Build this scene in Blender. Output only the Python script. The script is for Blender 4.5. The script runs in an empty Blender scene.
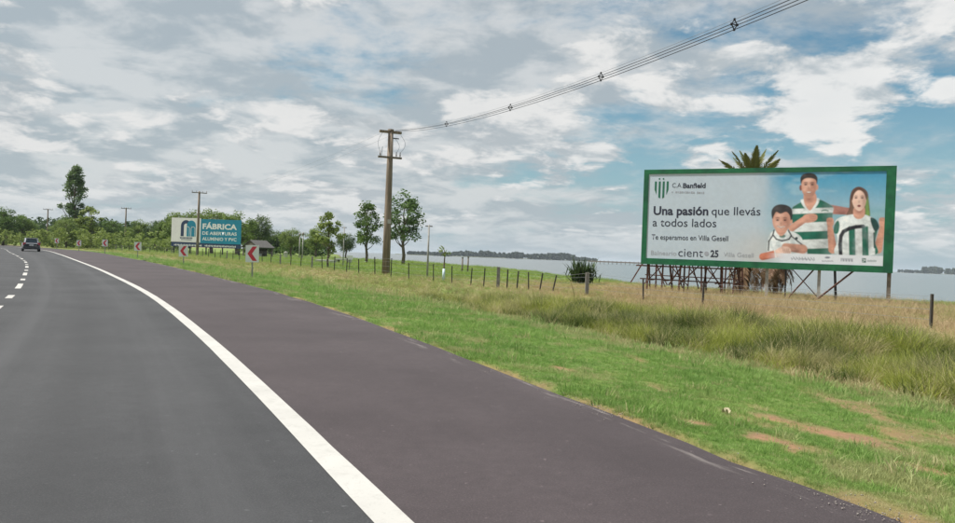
import bpy, math, random
import numpy as np
from mathutils import Vector, Matrix

random.seed(7)
rng = np.random.default_rng(7)
sc = bpy.context.scene
col = sc.collection
D = bpy.data

# ------------------------------------------------------------------ camera
F, PW, PH = 740.0, 955.0, 523.0          # focal length and frame in photograph pixels
CAM_H = 1.45
ROLL = math.atan(0.0366)
PITCH = math.atan((PH / 2 - 256.4) * math.cos(ROLL) / F)
fw = Vector((0, math.cos(PITCH), -math.sin(PITCH)))
r0 = Vector((1, 0, 0)); u0 = r0.cross(fw)
RT = math.cos(ROLL) * r0 + math.sin(ROLL) * u0
UP = -math.sin(ROLL) * r0 + math.cos(ROLL) * u0
CP = Vector((0, 0, CAM_H))
cam_d = D.cameras.new('camera'); cam = D.objects.new('camera', cam_d); col.objects.link(cam)
cam_d.sensor_width = 36.0; cam_d.lens = F / PW * 36.0
cam_d.clip_start = 0.1; cam_d.clip_end = 12000
cam.matrix_world = Matrix(((RT.x, UP.x, -fw.x, CP.x), (RT.y, UP.y, -fw.y, CP.y), (RT.z, UP.z, -fw.z, CP.z), (0, 0, 0, 1)))
sc.camera = cam

# ------------------------------------------------------------------ sky, sun, exposure
SUN_AZ = math.radians(268)      # clockwise from +Y
SUN_EL = math.radians(62)
sun_dir = Vector((math.sin(SUN_AZ) * math.cos(SUN_EL), math.cos(SUN_AZ) * math.cos(SUN_EL), math.sin(SUN_EL)))
sl = D.lights.new('sun', 'SUN'); sl.energy = 4.2; sl.angle = math.radians(2.5); sl.color = (1.0, 0.96, 0.90)
so = D.objects.new('sun', sl); col.objects.link(so)
so.rotation_euler = sun_dir.to_track_quat('Z', 'Y').to_euler(); so.location = (0, 0, 60)

world = D.worlds.new('World'); sc.world = world; world.use_nodes = True
def build_world():
    nt = world.node_tree; N = nt.nodes; L = nt.links; N.clear()
    def n(t, **k):
        x = N.new(t)
        for a, b in k.items(): setattr(x, a, b)
        return x
    def mth(op, a, b=None, c=None, clamp=False):
        x = n('ShaderNodeMath', operation=op); x.use_clamp = clamp
        for i, v in enumerate((a, b, c)):
            if v is None: continue
            if isinstance(v, (int, float)): x.inputs[i].default_value = v
            else: L.new(v, x.inputs[i])
        return x.outputs[0]
    def ramp(v, lo, hi, smooth=True):
        x = n('ShaderNodeMapRange'); x.interpolation_type = 'SMOOTHSTEP' if smooth else 'LINEAR'
        L.new(v, x.inputs['Value']); x.inputs['From Min'].default_value = lo; x.inputs['From Max'].default_value = hi
        return x.outputs['Result']
    def noise(vec, scale, detail, rough=.55, lac=2.0, dist=0.0):
        x = n('ShaderNodeTexNoise'); L.new(vec, x.inputs['Vector'])
        x.inputs['Scale'].default_value = scale; x.inputs['Detail'].default_value = detail
        x.inputs['Roughness'].default_value = rough; x.inputs['Lacunarity'].default_value = lac
        x.inputs['Distortion'].default_value = dist
        return x.outputs['Fac']
    def mix(f, a, b):
        x = n('ShaderNodeMix', data_type='RGBA')
        if isinstance(f, (int, float)): x.inputs[0].default_value = f
        else: L.new(f, x.inputs[0])
        for i, v in ((6, a), (7, b)):
            if isinstance(v, tuple): x.inputs[i].default_value = (*v, 1)
            else: L.new(v, x.inputs[i])
        return x.outputs[2]
    out = n('ShaderNodeOutputWorld'); bg = n('ShaderNodeBackground'); L.new(bg.outputs[0], out.inputs[0])
    bg.inputs['Strength'].default_value = 0.067
    sky = n('ShaderNodeTexSky'); sky.sky_type = 'NISHITA'; sky.sun_disc = False
    sky.sun_elevation = SUN_EL; sky.sun_rotation = SUN_AZ
    sky.air_density = 1.0; sky.dust_density = 1.6; sky.ozone_density = 1.3
    tc = n('ShaderNodeTexCoord'); sep = n('ShaderNodeSeparateXYZ'); L.new(tc.outputs['Generated'], sep.inputs[0])
    X, Y, Z = sep.outputs
    zc = mth('ADD', mth('MAXIMUM', Z, 0.0), 0.115)      # cloud deck seen in perspective, softened at the horizon
    px, py = mth('DIVIDE', X, zc), mth('DIVIDE', Y, zc)
    cmb = n('ShaderNodeCombineXYZ'); L.new(px, cmb.inputs[0]); L.new(py, cmb.inputs[1])
    P = cmb.outputs[0]
    def shift(vec, dx, dy, dz=0.):
        a = n('ShaderNodeVectorMath', operation='ADD'); L.new(vec, a.inputs[0]); a.inputs[1].default_value = (dx, dy, dz)
        return a.outputs[0]
    zk = mth('ADD', mth('MAXIMUM', Z, 0.0), 0.25)        # coordinates that shrink and flatten towards the horizon: puffs stand up overhead, lie in rows far away
    kz = mth('LOGARITHM', mth('ADD', mth('MAXIMUM', Z, 0.0), 0.085), math.e)
    kc = n('ShaderNodeCombineXYZ'); L.new(mth('DIVIDE', X, zk), kc.inputs[0]); L.new(mth('DIVIDE', Y, zk), kc.inputs[1]); L.new(mth('MULTIPLY', kz, .85), kc.inputs[2]); K = kc.outputs[0]
    # high broken layer and low heaped clouds
    la = noise(shift(K, 11.3, 4.1, 1.7), 1.5, 8, .55, 2.1, .25)
    lb = noise(shift(K, 3.7, 19.2, 5.1), 5.5, 6, .58, 2.2, .2)
    azi = ramp(mth('DIVIDE', X, mth('MAXIMUM', mth('ADD', mth('ABSOLUTE', Y), .001), .001)), -0.15, 0.62)  # clears towards the right
    layer = mth('ADD', mth('MULTIPLY', la, .72), mth('MULTIPLY', lb, .28))
    lo = mth('SUBTRACT', layer, mth('MULTIPLY', azi, 0.13))
    lm = ramp(mth('ADD', lo, mth('MULTIPLY', mth('SUBTRACT', 1.0, azi), .03)), 0.32, 0.49)
    def heap(dz):
        cb_ = n('ShaderNodeCombineXYZ'); L.new(mth('DIVIDE', X, zk), cb_.inputs[0]); L.new(mth('DIVIDE', Y, zk), cb_.inputs[1]); L.new(mth('ADD', mth('MULTIPLY', kz, .55), dz), cb_.inputs[2])
        k = shift(cb_.outputs[0], *HS)
        n1 = noise(k, 1.9, 2, .5, 2.1, .2); n2 = noise(k, 5.5, 7, .56, 2.2, .25)
        return mth('ADD', mth('MULTIPLY', n1, .60), mth('MULTIPLY', n2, .40))
    HS = (5.9, 15.2, 7.1)
    ca, cb = heap(0.0), heap(0.075)             # the second a little higher up: lit tops, grey bases
    thr = mth('SUBTRACT', ca, mth('MULTIPLY', mth('SUBTRACT', 1.0, azi), .0))
    cm = mth('MULTIPLY', ramp(thr, 0.487, 0.558), ramp(Z, 0.0, 0.05))
    lit = ramp(mth('SUBTRACT', ca, cb), -0.055, 0.06)
    thick = ramp(ca, .54, .68)
    # colours (scene-linear, times the 0.1 background strength)
    blue = n('ShaderNodeMix', data_type='RGBA', blend_type='MULTIPLY'); blue.inputs[0].default_value = 1
    L.new(sky.outputs[0], blue.inputs[6]); blue.inputs[7].default_value = (.70, 1.06, 1.03, 1)
    base = blue.outputs[2]
    hz = ramp(Z, 0.26, -0.02)
    base = mix(mth('MULTIPLY', hz, .75), base, (4.1, 5.35, 6.1))
    shade = ramp(noise(shift(K, 7.1, 2.2, 9.), 3.6, 7, .56, 2.1, .25), .42, .60)
    lcol = mix(shade, (4.35, 4.85, 5.2), (6.7, 6.85, 6.9))
    c1 = mix(mth('MULTIPLY', lm, .88), base, lcol)
    ccol = mix(lit, mix(azi, (4.4, 4.9, 5.25), (4.9, 5.4, 5.7)), mix(azi, (8.0, 8.0, 7.9), (8.9, 8.8, 8.6)))
    ccol = mix(mth('MULTIPLY', thick, .15), ccol, (6.0, 6.3, 6.5))
    c2 = mix(mth('MULTIPLY', cm, .9), c1, ccol)
    c3 = mix(mth('MULTIPLY', ramp(Z, .10, -.01), .55), c2, (4.7, 5.5, 6.0))
    L.new(c3, bg.inputs['Color'])
build_world()
sc.view_settings.view_transform = 'Standard'; sc.view_settings.look = 'None'
sc.view_settings.gamma = 1.0; sc.view_settings.use_curve_mapping = False
sc.view_settings.exposure = 0.6
sc.cycles.use_denoising = True
sc.cycles.max_bounces = 6; sc.cycles.transparent_max_bounces = 6
sc.render.film_transparent = False

# ------------------------------------------------------------------ helpers
def ray(px, py): return fw + RT * ((px - PW / 2) / F) - UP * ((py - PH / 2) / F)
def at(px, py, depth):                     # a point seen at a pixel, at a distance ahead of the camera
    d = ray(px, py); return CP + d * (depth / d.y)
def spot(px, depth):                       # a place on the ground under a pixel column
    hz = 256.4 + .0366 * (px - 477.5)
    p = at(px, hz, depth); return (p.x, p.y)
def project(x, y, z):
    dx, dy, dz = x - CP.x, y - CP.y, z - CP.z
    t = dx * fw.x + dy * fw.y + dz * fw.z
    return (PW / 2 + (dx * RT.x + dy * RT.y + dz * RT.z) / t * F, PH / 2 - (dx * UP.x + dy * UP.y + dz * UP.z) / t * F)

def lin(r, g, b, k=1.0):                   # display 0-255 to scene linear
    def f(c):
        c = c / 255.
        return (c / 12.92 if c <= .04045 else ((c + .055) / 1.055) ** 2.4) * k
    return (f(r), f(g), f(b))

def hermite(ys, xs, q):
    ys, xs = np.asarray(ys, float), np.asarray(xs, float); q = np.asarray(q, float)
    m = np.gradient(xs, ys)
    i = np.clip(np.searchsorted(ys, q) - 1, 0, len(ys) - 2)
    h = ys[i + 1] - ys[i]; t = np.clip((q - ys[i]) / h, 0, 1)
    return ((1 + 2 * t) * (1 - t) ** 2 * xs[i] + t * (1 - t) ** 2 * h * m[i] + t * t * (3 - 2 * t) * xs[i + 1] + t * t * (t - 1) * h * m[i + 1])
EY = [-60, -20, 0, 4, 10, 20, 35, 60, 80, 110, 155, 205, 255, 330]
EX = [28.2, 10.9, 1.66, -.30, -3.27, -8.55, -17.3, -32.6, -45., -64.3, -99, -145, -205, -320]
SY = [-60, -20, 0, 4.32, 7.29, 10.17, 14.87, 22.3, 40, 61, 80, 114, 155, 205, 255, 330]
SX = [31.9, 13.7, 4.35, 2.45, 1.22, .02, -1.98, -5.45, -15., -27., -38.5, -59.6, -93, -138, -197, -310]
def x_edge(y): return hermite(EY, EX, y)
def x_sh(y): return hermite(SY, SX, y)

def vnoise(x, y, seed=0):
    xi, yi = np.floor(x).astype(np.int64), np.floor(y).astype(np.int64); fx, fy = x - xi, y - yi
    fx, fy = fx * fx * (3 - 2 * fx), fy * fy * (3 - 2 * fy)
    def h(a, b):
        v = (a * 374761393 + b * 668265263 + seed * 2147483647 * 7 + 1013) & 0xffffffff
        v = ((v ^ (v >> 13)) * 1274126177) & 0xffffffff
        return ((v ^ (v >> 16)) & 0xffff) / 65535.
    return (h(xi, yi) * (1 - fx) + h(xi + 1, yi) * fx) * (1 - fy) + (h(xi, yi + 1) * (1 - fx) + h(xi + 1, yi + 1) * fx) * fy
def fbm(x, y, seed=0, o=4):
    x, y = np.asarray(x, float), np.asarray(y, float)
    v, a, t = 0, .5, 0
    for k in range(o): v = v + a * vnoise(x * 2 ** k, y * 2 ** k, seed + k); t += a; a *= .5
    return v / t
def sstep(a, b, x):
    t = np.clip((x - a) / (b - a), 0, 1); return t * t * (3 - 2 * t)

class MB:                                  # collects shapes; build() links ONE mesh object
    def __init__(s): s.v, s.f = [], []
    def add(s, vs, fs):
        o = len(s.v); s.v += [tuple(v) for v in vs]; s.f += [tuple(i + o for i in f) for f in fs]; return s
    def box(s, c, d, R=None, bev=0.0):
        c = Vector(c); hx, hy, hz = d[0] / 2, d[1] / 2, d[2] / 2
        vs = [Vector((a * hx, b * hy, e * hz)) for e in (-1, 1) for a, b in ((-1, -1), (1, -1), (1, 1), (-1, 1))]
        if R: vs = [R @ v for v in vs]
        return s.add([c + v for v in vs], [(3, 2, 1, 0), (4, 5, 6, 7), (0, 1, 5, 4), (1, 2, 6, 5), (2, 3, 7, 6), (3, 0, 4, 7)])
    def bar(s, a, b, w, d=None):
        a, b = Vector(a), Vector(b); z = b - a; L = z.length; q = z.to_track_quat('Z', 'Y').to_matrix()
        return s.box((a + b) / 2, (w, d or w, L), q)
    def tube(s, pts, rad, n=8, cap=True):
        pts = [Vector(p) for p in pts]; m = len(pts)
        if isinstance(rad, (int, float)): rad = [rad] * m
        vs = []; ref = None
        for i, p in enumerate(pts):
            t = (pts[min(i + 1, m - 1)] - pts[max(i - 1, 0)]).normalized()
            if ref is None: ref = t.orthogonal().normalized()
            ref = (ref - t * ref.dot(t)).normalized(); b = t.cross(ref)
            for k in range(n):
                a = 2 * math.pi * k / n; vs.append(p + (ref * math.cos(a) + b * math.sin(a)) * rad[i])
        fs = [(i * n + k, i * n + (k + 1) % n, (i + 1) * n + (k + 1) % n, (i + 1) * n + k) for i in range(m - 1) for k in range(n)]
        if cap: fs += [tuple(reversed(range(n))), tuple(range((m - 1) * n, m * n))]
        return s.add(vs, fs)
    def lathe(s, prof, n=16, M=None):
        vs = []
        for r, z in prof:
            for k in range(n):
                a = 2 * math.pi * k / n; v = Vector((r * math.cos(a), r * math.sin(a), z)); vs.append(M @ v if M else v)
        fs = [(i * n + k, i * n + (k + 1) % n, (i + 1) * n + (k + 1) % n, (i + 1) * n + k) for i in range(len(prof) - 1) for k in range(n)]
        fs += [tuple(reversed(range(n))), tuple(range((len(prof) - 1) * n, len(prof) * n))]
        return s.add(vs, fs)
    def prism(s, pts, y0, y1):             # outline in local x,z; thickness along y
        n = len(pts)
        vs = [(x, y0, z) for x, z in pts] + [(x, y1, z) for x, z in pts]
        return s.add(vs, [tuple(range(n)), tuple(reversed(range(n, 2 * n)))] + [(i + n, (i + 1) % n + n, (i + 1) % n, i) for i in range(n)])
    def mesh(s, name, mat, smooth=False):
        me = D.meshes.new(name); me.from_pydata(s.v, [], s.f); me.materials.append(mat)
        if smooth: me.polygons.foreach_set('use_smooth', [True] * len(me.polygons))
        me.update(); return me
    def build(s, name, mat, parent=None, smooth=False, loc=None):
        o = D.objects.new(name, s.mesh(name, mat, smooth)); col.objects.link(o)
        if parent: o.parent = parent
        if loc: o.location = loc
        return o
def tag(o, label=None, cat=None, group=None, kind=None):
    if label: o['label'] = label
    if cat: o['category'] = cat
    if group: o['group'] = group
    if kind: o['kind'] = kind
    return o
def empty(name, loc, rz=0.0):
    o = D.objects.new(name, None); col.objects.link(o); o.location = loc; o.rotation_euler = (0, 0, rz); o.empty_display_size = .2
    return o
def link_mesh(name, me, parent=None, loc=(0, 0, 0)):
    o = D.objects.new(name, me); col.objects.link(o); o.location = loc
    if parent: o.parent = parent
    return o
def np_mesh(name, V, Q, mat, tri=False):
    me = D.meshes.new(name); k = Q.shape[1]
    me.vertices.add(len(V)); me.vertices.foreach_set('co', np.ascontiguousarray(V, np.float32).ravel())
    me.loops.add(Q.size); me.loops.foreach_set('vertex_index', np.ascontiguousarray(Q, np.int32).ravel())
    me.polygons.add(len(Q)); me.polygons.foreach_set('loop_start', np.arange(0, Q.size, k, dtype=np.int32))
    me.polygons.foreach_set('loop_total', np.full(len(Q), k, np.int32))
    me.materials.append(mat); me.update(calc_edges=True); me.validate(); return me
def set_colors(me, name, C):
    a = me.color_attributes.new(name, 'FLOAT_COLOR', 'POINT')
    a.data.foreach_set('color', np.concatenate([C, np.ones((len(C), 1))], 1).astype(np.float32).ravel())

# ------------------------------------------------------------------ materials
class NT:
    def __init__(s, name):
        s.m = D.materials.new(name); s.m.use_nodes = True; s.t = s.m.node_tree; s.N = s.t.nodes; s.L = s.t.links
        s.p = s.N['Principled BSDF']; s.out = s.N['Material Output']
    def node(s, t, **k):
        x = s.N.new(t)
        for a, b in k.items(): setattr(x, a, b)
        return x
    def coord(s, kind='Object'): return s.node('ShaderNodeTexCoord').outputs[kind]
    def map(s, v, scale):
        x = s.node('ShaderNodeMapping'); s.L.new(v, x.inputs[0]); x.inputs['Scale'].default_value = scale; return x.outputs[0]
    def noise(s, v, scale, detail=4, rough=.55):
        x = s.node('ShaderNodeTexNoise'); s.L.new(v, x.inputs['Vector']); x.inputs['Scale'].default_value = scale
        x.inputs['Detail'].default_value = detail; x.inputs['Roughness'].default_value = rough; return x.outputs['Fac']
    def ramp(s, v, lo, hi, a=0., b=1.):
        x = s.node('ShaderNodeMapRange'); s.L.new(v, x.inputs['Value'])
        for i, q in zip(('From Min', 'From Max', 'To Min', 'To Max'), (lo, hi, a, b)): x.inputs[i].default_value = q
        return x.outputs['Result']
    def math(s, op, a, b):
        x = s.node('ShaderNodeMath', operation=op)
        for i, v in enumerate((a, b)):
            if isinstance(v, (int, float)): x.inputs[i].default_value = v
            else: s.L.new(v, x.inputs[i])
        return x.outputs[0]
    def mix(s, f, a, b, blend='MIX'):
        x = s.node('ShaderNodeMix', data_type='RGBA', blend_type=blend)
        if isinstance(f, (int, float)): x.inputs[0].default_value = f
        else: s.L.new(f, x.inputs[0])
        for i, v in ((6, a), (7, b)):
            if isinstance(v, tuple): x.inputs[i].default_value = (*v[:3], 1)
            else: s.L.new(v, x.inputs[i])
        return x.outputs[2]
    def color(s, v):
        if isinstance(v, tuple): s.p.inputs['Base Color'].default_value = (*v[:3], 1)
        else: s.L.new(v, s.p.inputs['Base Color'])
    def bump(s, h, strength, dist=.01):
        b = s.node('ShaderNodeBump'); s.L.new(h, b.inputs['Height']); b.inputs['Strength'].default_value = strength
        b.inputs['Distance'].default_value = dist; s.L.new(b.outputs[0], s.p.inputs['Normal'])
    def set(s, **k):
        for a, v in k.items(): s.p.inputs[a.replace('_', ' ')].default_value = v
        return s
def simple(name, c, rough=.6, metal=0., var=.18, scale=6., bump=0.):
    n = NT(name); co = n.coord(); z = n.noise(co, scale, 5, .6)
    f = n.ramp(z, .3, .7)
    n.color(n.mix(f, tuple(x * (1 - var) for x in c), tuple(min(1, x * (1 + var)) for x in c)))
    n.set(Roughness=rough, Metallic=metal)
    if bump: n.bump(n.noise(co, scale * 6, 4), bump, .01)
    return n.m
def leafmat(name, a, b, c=None, nscale=.9, trans=.3, attr=False, rough=.55):
    """leaf colours a..b by clump, tinted per thing; some light passes through"""
    n = NT(name); co = n.coord('Object')
    z = n.ramp(n.noise(co, nscale, 3), .3, .7)
    base = n.mix(z, a, b)
    if attr:
        at_ = n.node('ShaderNodeAttribute'); at_.attribute_type = 'INSTANCER'; at_.attribute_name = 'tint'
        base = n.mix(at_.outputs['Fac'], a, b)
        a2 = n.node('ShaderNodeAttribute'); a2.attribute_type = 'INSTANCER'; a2.attribute_name = 'dry'
        base = n.mix(a2.outputs['Fac'], base, c)
    else:
        oi = n.node('ShaderNodeObjectInfo')
        hs = n.node('ShaderNodeHueSaturation'); n.L.new(base, hs.inputs['Color'])
        n.L.new(n.ramp(oi.outputs['Random'], 0, 1, .8, 1.2), hs.inputs['Value'])
        n.L.new(n.ramp(oi.outputs['Random'], 0, 1, .515, .485), hs.inputs['Hue'])
        base = hs.outputs[0]
    n.color(base); n.set(Roughness=rough)
    if 'Specular IOR Level' in n.p.inputs: n.p.inputs['Specular IOR Level'].default_value = .25
    tr = n.node('ShaderNodeBsdfTranslucent'); n.L.new(base, tr.inputs['Color'])
    ms = n.node('ShaderNodeMixShader'); ms.inputs[0].default_value = trans
    n.L.new(n.p.outputs[0], ms.inputs[1]); n.L.new(tr.outputs[0], ms.inputs[2]); n.L.new(ms.outputs[0], n.out.inputs['Surface'])
    return n.m

M = {}
M['bark'] = simple('bark', (.13, .10, .075), .9, 0, .4, 5, .4)
M['pole_concrete'] = None
n = NT('pole_concrete'); co = n.coord()
z = n.noise(n.map(co, (5, 5, .8)), 1.6, 6, .65); w = n.noise(n.map(co, (14, 14, .5)), 1., 4)
n.color(n.mix(n.ramp(w, .4, .62), n.mix(n.ramp(z, .3, .7), (.19, .140, .100), (.31, .245, .185)), (.135, .11, .085)))
n.set(Roughness=.85); n.bump(n.noise(n.map(co, (20, 20, 2)), 2., 5), .35, .01); M['pole_concrete'] = n.m
M['weathered'] = simple('weathered_wood', (.16, .135, .11), .9, 0, .35, 7, .3)
M['grey_post'] = simple('grey_post', (.30, .29, .27), .8, 0, .25, 6, .2)
M['fence_wood'] = simple('dark_fence_wood', (.060, .054, .046), .9, 0, .35, 9, .3)
M['fence_grey'] = simple('grey_fence_post', (.20, .19, .175), .85, 0, .25, 6, .2)
M['rust'] = simple('rusty_steel', (.105, .048, .035), .8, .2, .45, 9, .3)
M['dark_steel'] = simple('dark_steel', (.035, .034, .036), .5, .5, .3, 8)
M['galv'] = simple('galvanised_steel', (.32, .33, .34), .45, .6, .15, 8)
M['insulator'] = simple('porcelain_insulator', (.20, .17, .155), .3, 0, .1)
M['cable'] = simple('cable_sheath', (.03, .035, .05), .6)
M['cable_grey'] = simple('cable_aluminium', (.22, .24, .27), .5, .4)
M['white'] = simple('white_sheet', (.74, .74, .72), .5, 0, .06, 2)
M['red'] = simple('red_reflective', (.60, .035, .06), .45, 0, .12, 5)
M['frame_green'] = None
n = NT('frame_green'); co = n.coord()
n.color(n.mix(n.ramp(n.noise(co, 1.3, 6, .7), .35, .68), (.003, .070, .034), (.009, .155, .056))); n.set(Roughness=.42); n.bump(n.noise(co, 3, 3), .15, .02); M['frame_green'] = n.m
M['ink'] = simple('ink_navy', (.022, .026, .05), .5, 0, .1)
M['ink_grey'] = simple('ink_grey', (.33, .35, .40), .5, 0, .1)
M['ink_green'] = simple('ink_green', (.012, .13, .075), .5, 0, .1)
M['teal'] = simple('teal_vinyl', (.004, .215, .33), .45, 0, .1, 1.5)
M['navy'] = simple('navy_vinyl', (.018, .04, .10), .5, 0, .2, 1.5)
M['concrete'] = simple('pale_concrete', (.42, .41, .39), .85, 0, .2, 2, .2)
M['thatch'] = simple('grey_shingle', (.085, .08, .075), .9, 0, .3, 6, .4)
M['wall_dark'] = simple('dark_plank_wall', (.05, .045, .035), .85, 0, .3, 5)

def asphalt(name, a, b, tracks):
    n = NT(name); co = n.coord('Object'); uv = n.coord('UV')
    big = n.ramp(n.noise(co, .35, 4, .6), .3, .7)
    fine = n.noise(co, 75, 4, .8); mid = n.noise(co, 9, 5, .65)
    streak = n.noise(n.map(uv, (3.2, .06, 1)), 1.0, 5, .6)
    c = n.mix(n.ramp(n.math('ADD', n.math('MULTIPLY', big, .5), n.math('MULTIPLY', streak, .5)), .3, .75), a, b)
    c = n.mix(n.ramp(mid, .35, .7, 0, .45), c, tuple(x * .72 for x in a))
    c = n.mix(n.ramp(fine, .54, .74, 0, .65), c, tuple(min(1, x * 2.4) for x in b))
    c = n.mix(n.ramp(fine, .46, .28, 0, .75), c, tuple(x * .40 for x in a))
    sp = n.noise(co, 16, 2, .5); c = n.mix(n.ramp(sp, .70, .76, 0, .6), c, tuple(min(1, x * 2.2) for x in b))
    sep = n.node('ShaderNodeSeparateXYZ'); n.L.new(uv, sep.inputs[0])
    if tracks:      # wheel paths polished a shade lighter, oil line between them darker
        for u, wd, k, cc in ((-.85, .42, .5, b), (-2.55, .45, .5, b), (-1.7, .34, .45, tuple(x * .7 for x in a))):
            t = n.math('ABSOLUTE', n.math('SUBTRACT', sep.outputs[0], u), 0.)
            t = n.ramp(t, 0, wd, k, 0)
            c = n.mix(n.math('MULTIPLY', t, n.ramp(streak, .25, .6)), c, tuple(x * (1.22 if cc is b else 1) for x in cc))
    else:           # grit and sand washed up along the outer edge, in broken streaks
        e = n.math('MULTIPLY', n.ramp(sep.outputs[0], .90, .972), n.ramp(sep.outputs[0], .999, .985))
        s2 = n.noise(n.map(uv, (18, .55, 1)), 1., 6, .7)
        c = n.mix(n.math('MULTIPLY', e, n.ramp(s2, .54, .68, 0, .75)), c, (.30, .27, .25))
        s3 = n.noise(n.map(uv, (5, .35, 1)), 1.7, 6, .75)
        c = n.mix(n.ramp(s3, .66, .78, 0, .4), c, (.23, .20, .20))
    n.color(c); n.set(Roughness=.82); n.bump(fine, .5, .006)
    return n.m
M['asphalt'] = asphalt('lane_asphalt', (.027, .0275, .0295), (.049, .0495, .052), True)
M['shoulder'] = asphalt('shoulder_asphalt', (.036, .0265, .0285), (.062, .048, .0505), False)
n = NT('road_paint'); co = n.coord()
w = n.noise(co, 40, 5, .75); w2 = n.noise(co, 1.1, 4)
c = n.mix(n.ramp(w2, .3, .7), (.40, .39, .365), (.47, .46, .43)); c = n.mix(n.ramp(w, .60, .74, 0, .75), c, (.15, .145, .14)); c = n.mix(n.ramp(n.noise(co, 7, 6, .7), .5, .75, 0, .35), c, (.25, .24, .22))
n.color(c); n.set(Roughness=.7); M['paint'] = n.m

# ------------------------------------------------------------------ ground height
SHY = [-400, -20, 30, 40, 46, 55, 72, 104, 150, 185, 420, 900, 2500, 6000]
SHX = [900, 200, 82, 48, 31, 21, 15.5, 10, -8, -31, -75, -200, -900, -2600]
def x_shore(y): return np.interp(y, SHY, SHX) + 1.6 * np.sin(np.asarray(y) * .31) * np.clip((np.asarray(y) - 40) / 60, 0, 1)
LAKE_Z = -.8
def side(x, y): return (x - x_sh(np.clip(y, -60, 330))) * .885
def gh(x, y):
    x, y = np.asarray(x, float), np.asarray(y, float)
    s = side(x, y)
    ditch = np.interp(s, [-30, -19.5, -18.5, 0, .15, 1, 4, 6, 8.5, 12, 15, 20, 40, 80], [-.05, -.03, -.12, -.12, -.012, -.05, -.2, -.42, -.46, -.22, -.14, -.17, -.30, -.3])
    flat = np.interp(s, [-30, -19.5, -18.5, 0, .15, 4, 15, 40], [-.05, -.03, -.12, -.12, -.012, -.12, -.10, -.12])
    w = sstep(75, 30, y)
    z = ditch * w + flat * (1 - w)
    z = z + np.where(s > .5, .07 * (fbm(x * .35, y * .35, 3) - .5) * np.clip(s / 4, 0, 1), 0)
    ds = (x_shore(y) - x)
    k = sstep(-6, 9, ds)
    return z * k + (-2.6) * (1 - k)
def gz(x, y): return float(gh(x, y))

# zones of plant cover, shared by the ground colour and the scattered plants
def soil_mask(x, y):
    s = side(x, y)
    m = sstep(.68, .80, fbm(x * 1.1 + 5, y * .55 + 9, 21)) * sstep(5.2, 3.5, s) * .75
    for cx, cy, lx, ly, a in ((3.45, 6.95, .95, .26, -1.0), (2.62, 6.35, .55, .2, -1.05), (2.15, 6.9, .30, .16, -1.0), (3.5, 5.75, .4, .16, -1.05),
                              (3.0, 15.2, .6, .25, -1.1), (5.0, 8.3, .35, .12, -.9), (1.2, 10.2, .35, .15, -1.1)):
        dx, dy = x - cx, y - cy; c_, s_ = math.cos(a), math.sin(a)
        u, v = dx * c_ + dy * s_, -dx * s_ + dy * c_
        m = np.maximum(m, sstep(1.25, .45, np.sqrt((u / lx) ** 2 + (v / ly) ** 2) + 1.7 * (fbm(x * 5, y * 5, 5) - .45)))
    m = np.maximum(m, .8 * sstep(.30, .04, s + .9 * (fbm(x * 1.1, y * 1.1, 8) - .40)))
    return m
def dry_mask(x, y):
    s = side(x, y); nz = fbm(x * .45, y * .45, 31); n2 = fbm(x * 1.6, y * 1.6, 37)
    band = sstep(4.0, 6.2, s + 2.2 * (nz - .5)) * .6 * sstep(8.8, 6.4, s) 
    berm = sstep(9.5, 12.5, s + 2.5 * (nz - .5)) * sstep(40, 26, s) * (.30 + .70 * sstep(-1., 7., x)) * sstep(62, 40, y)
    far = sstep(6.0, 9.0, s) * sstep(16, 12, s) * sstep(25, 50, y) * .45
    return np.clip(np.maximum(np.maximum(band, berm), far) * (.15 + 1.35 * sstep(.28, .62, n2)), 0, 1)

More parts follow.
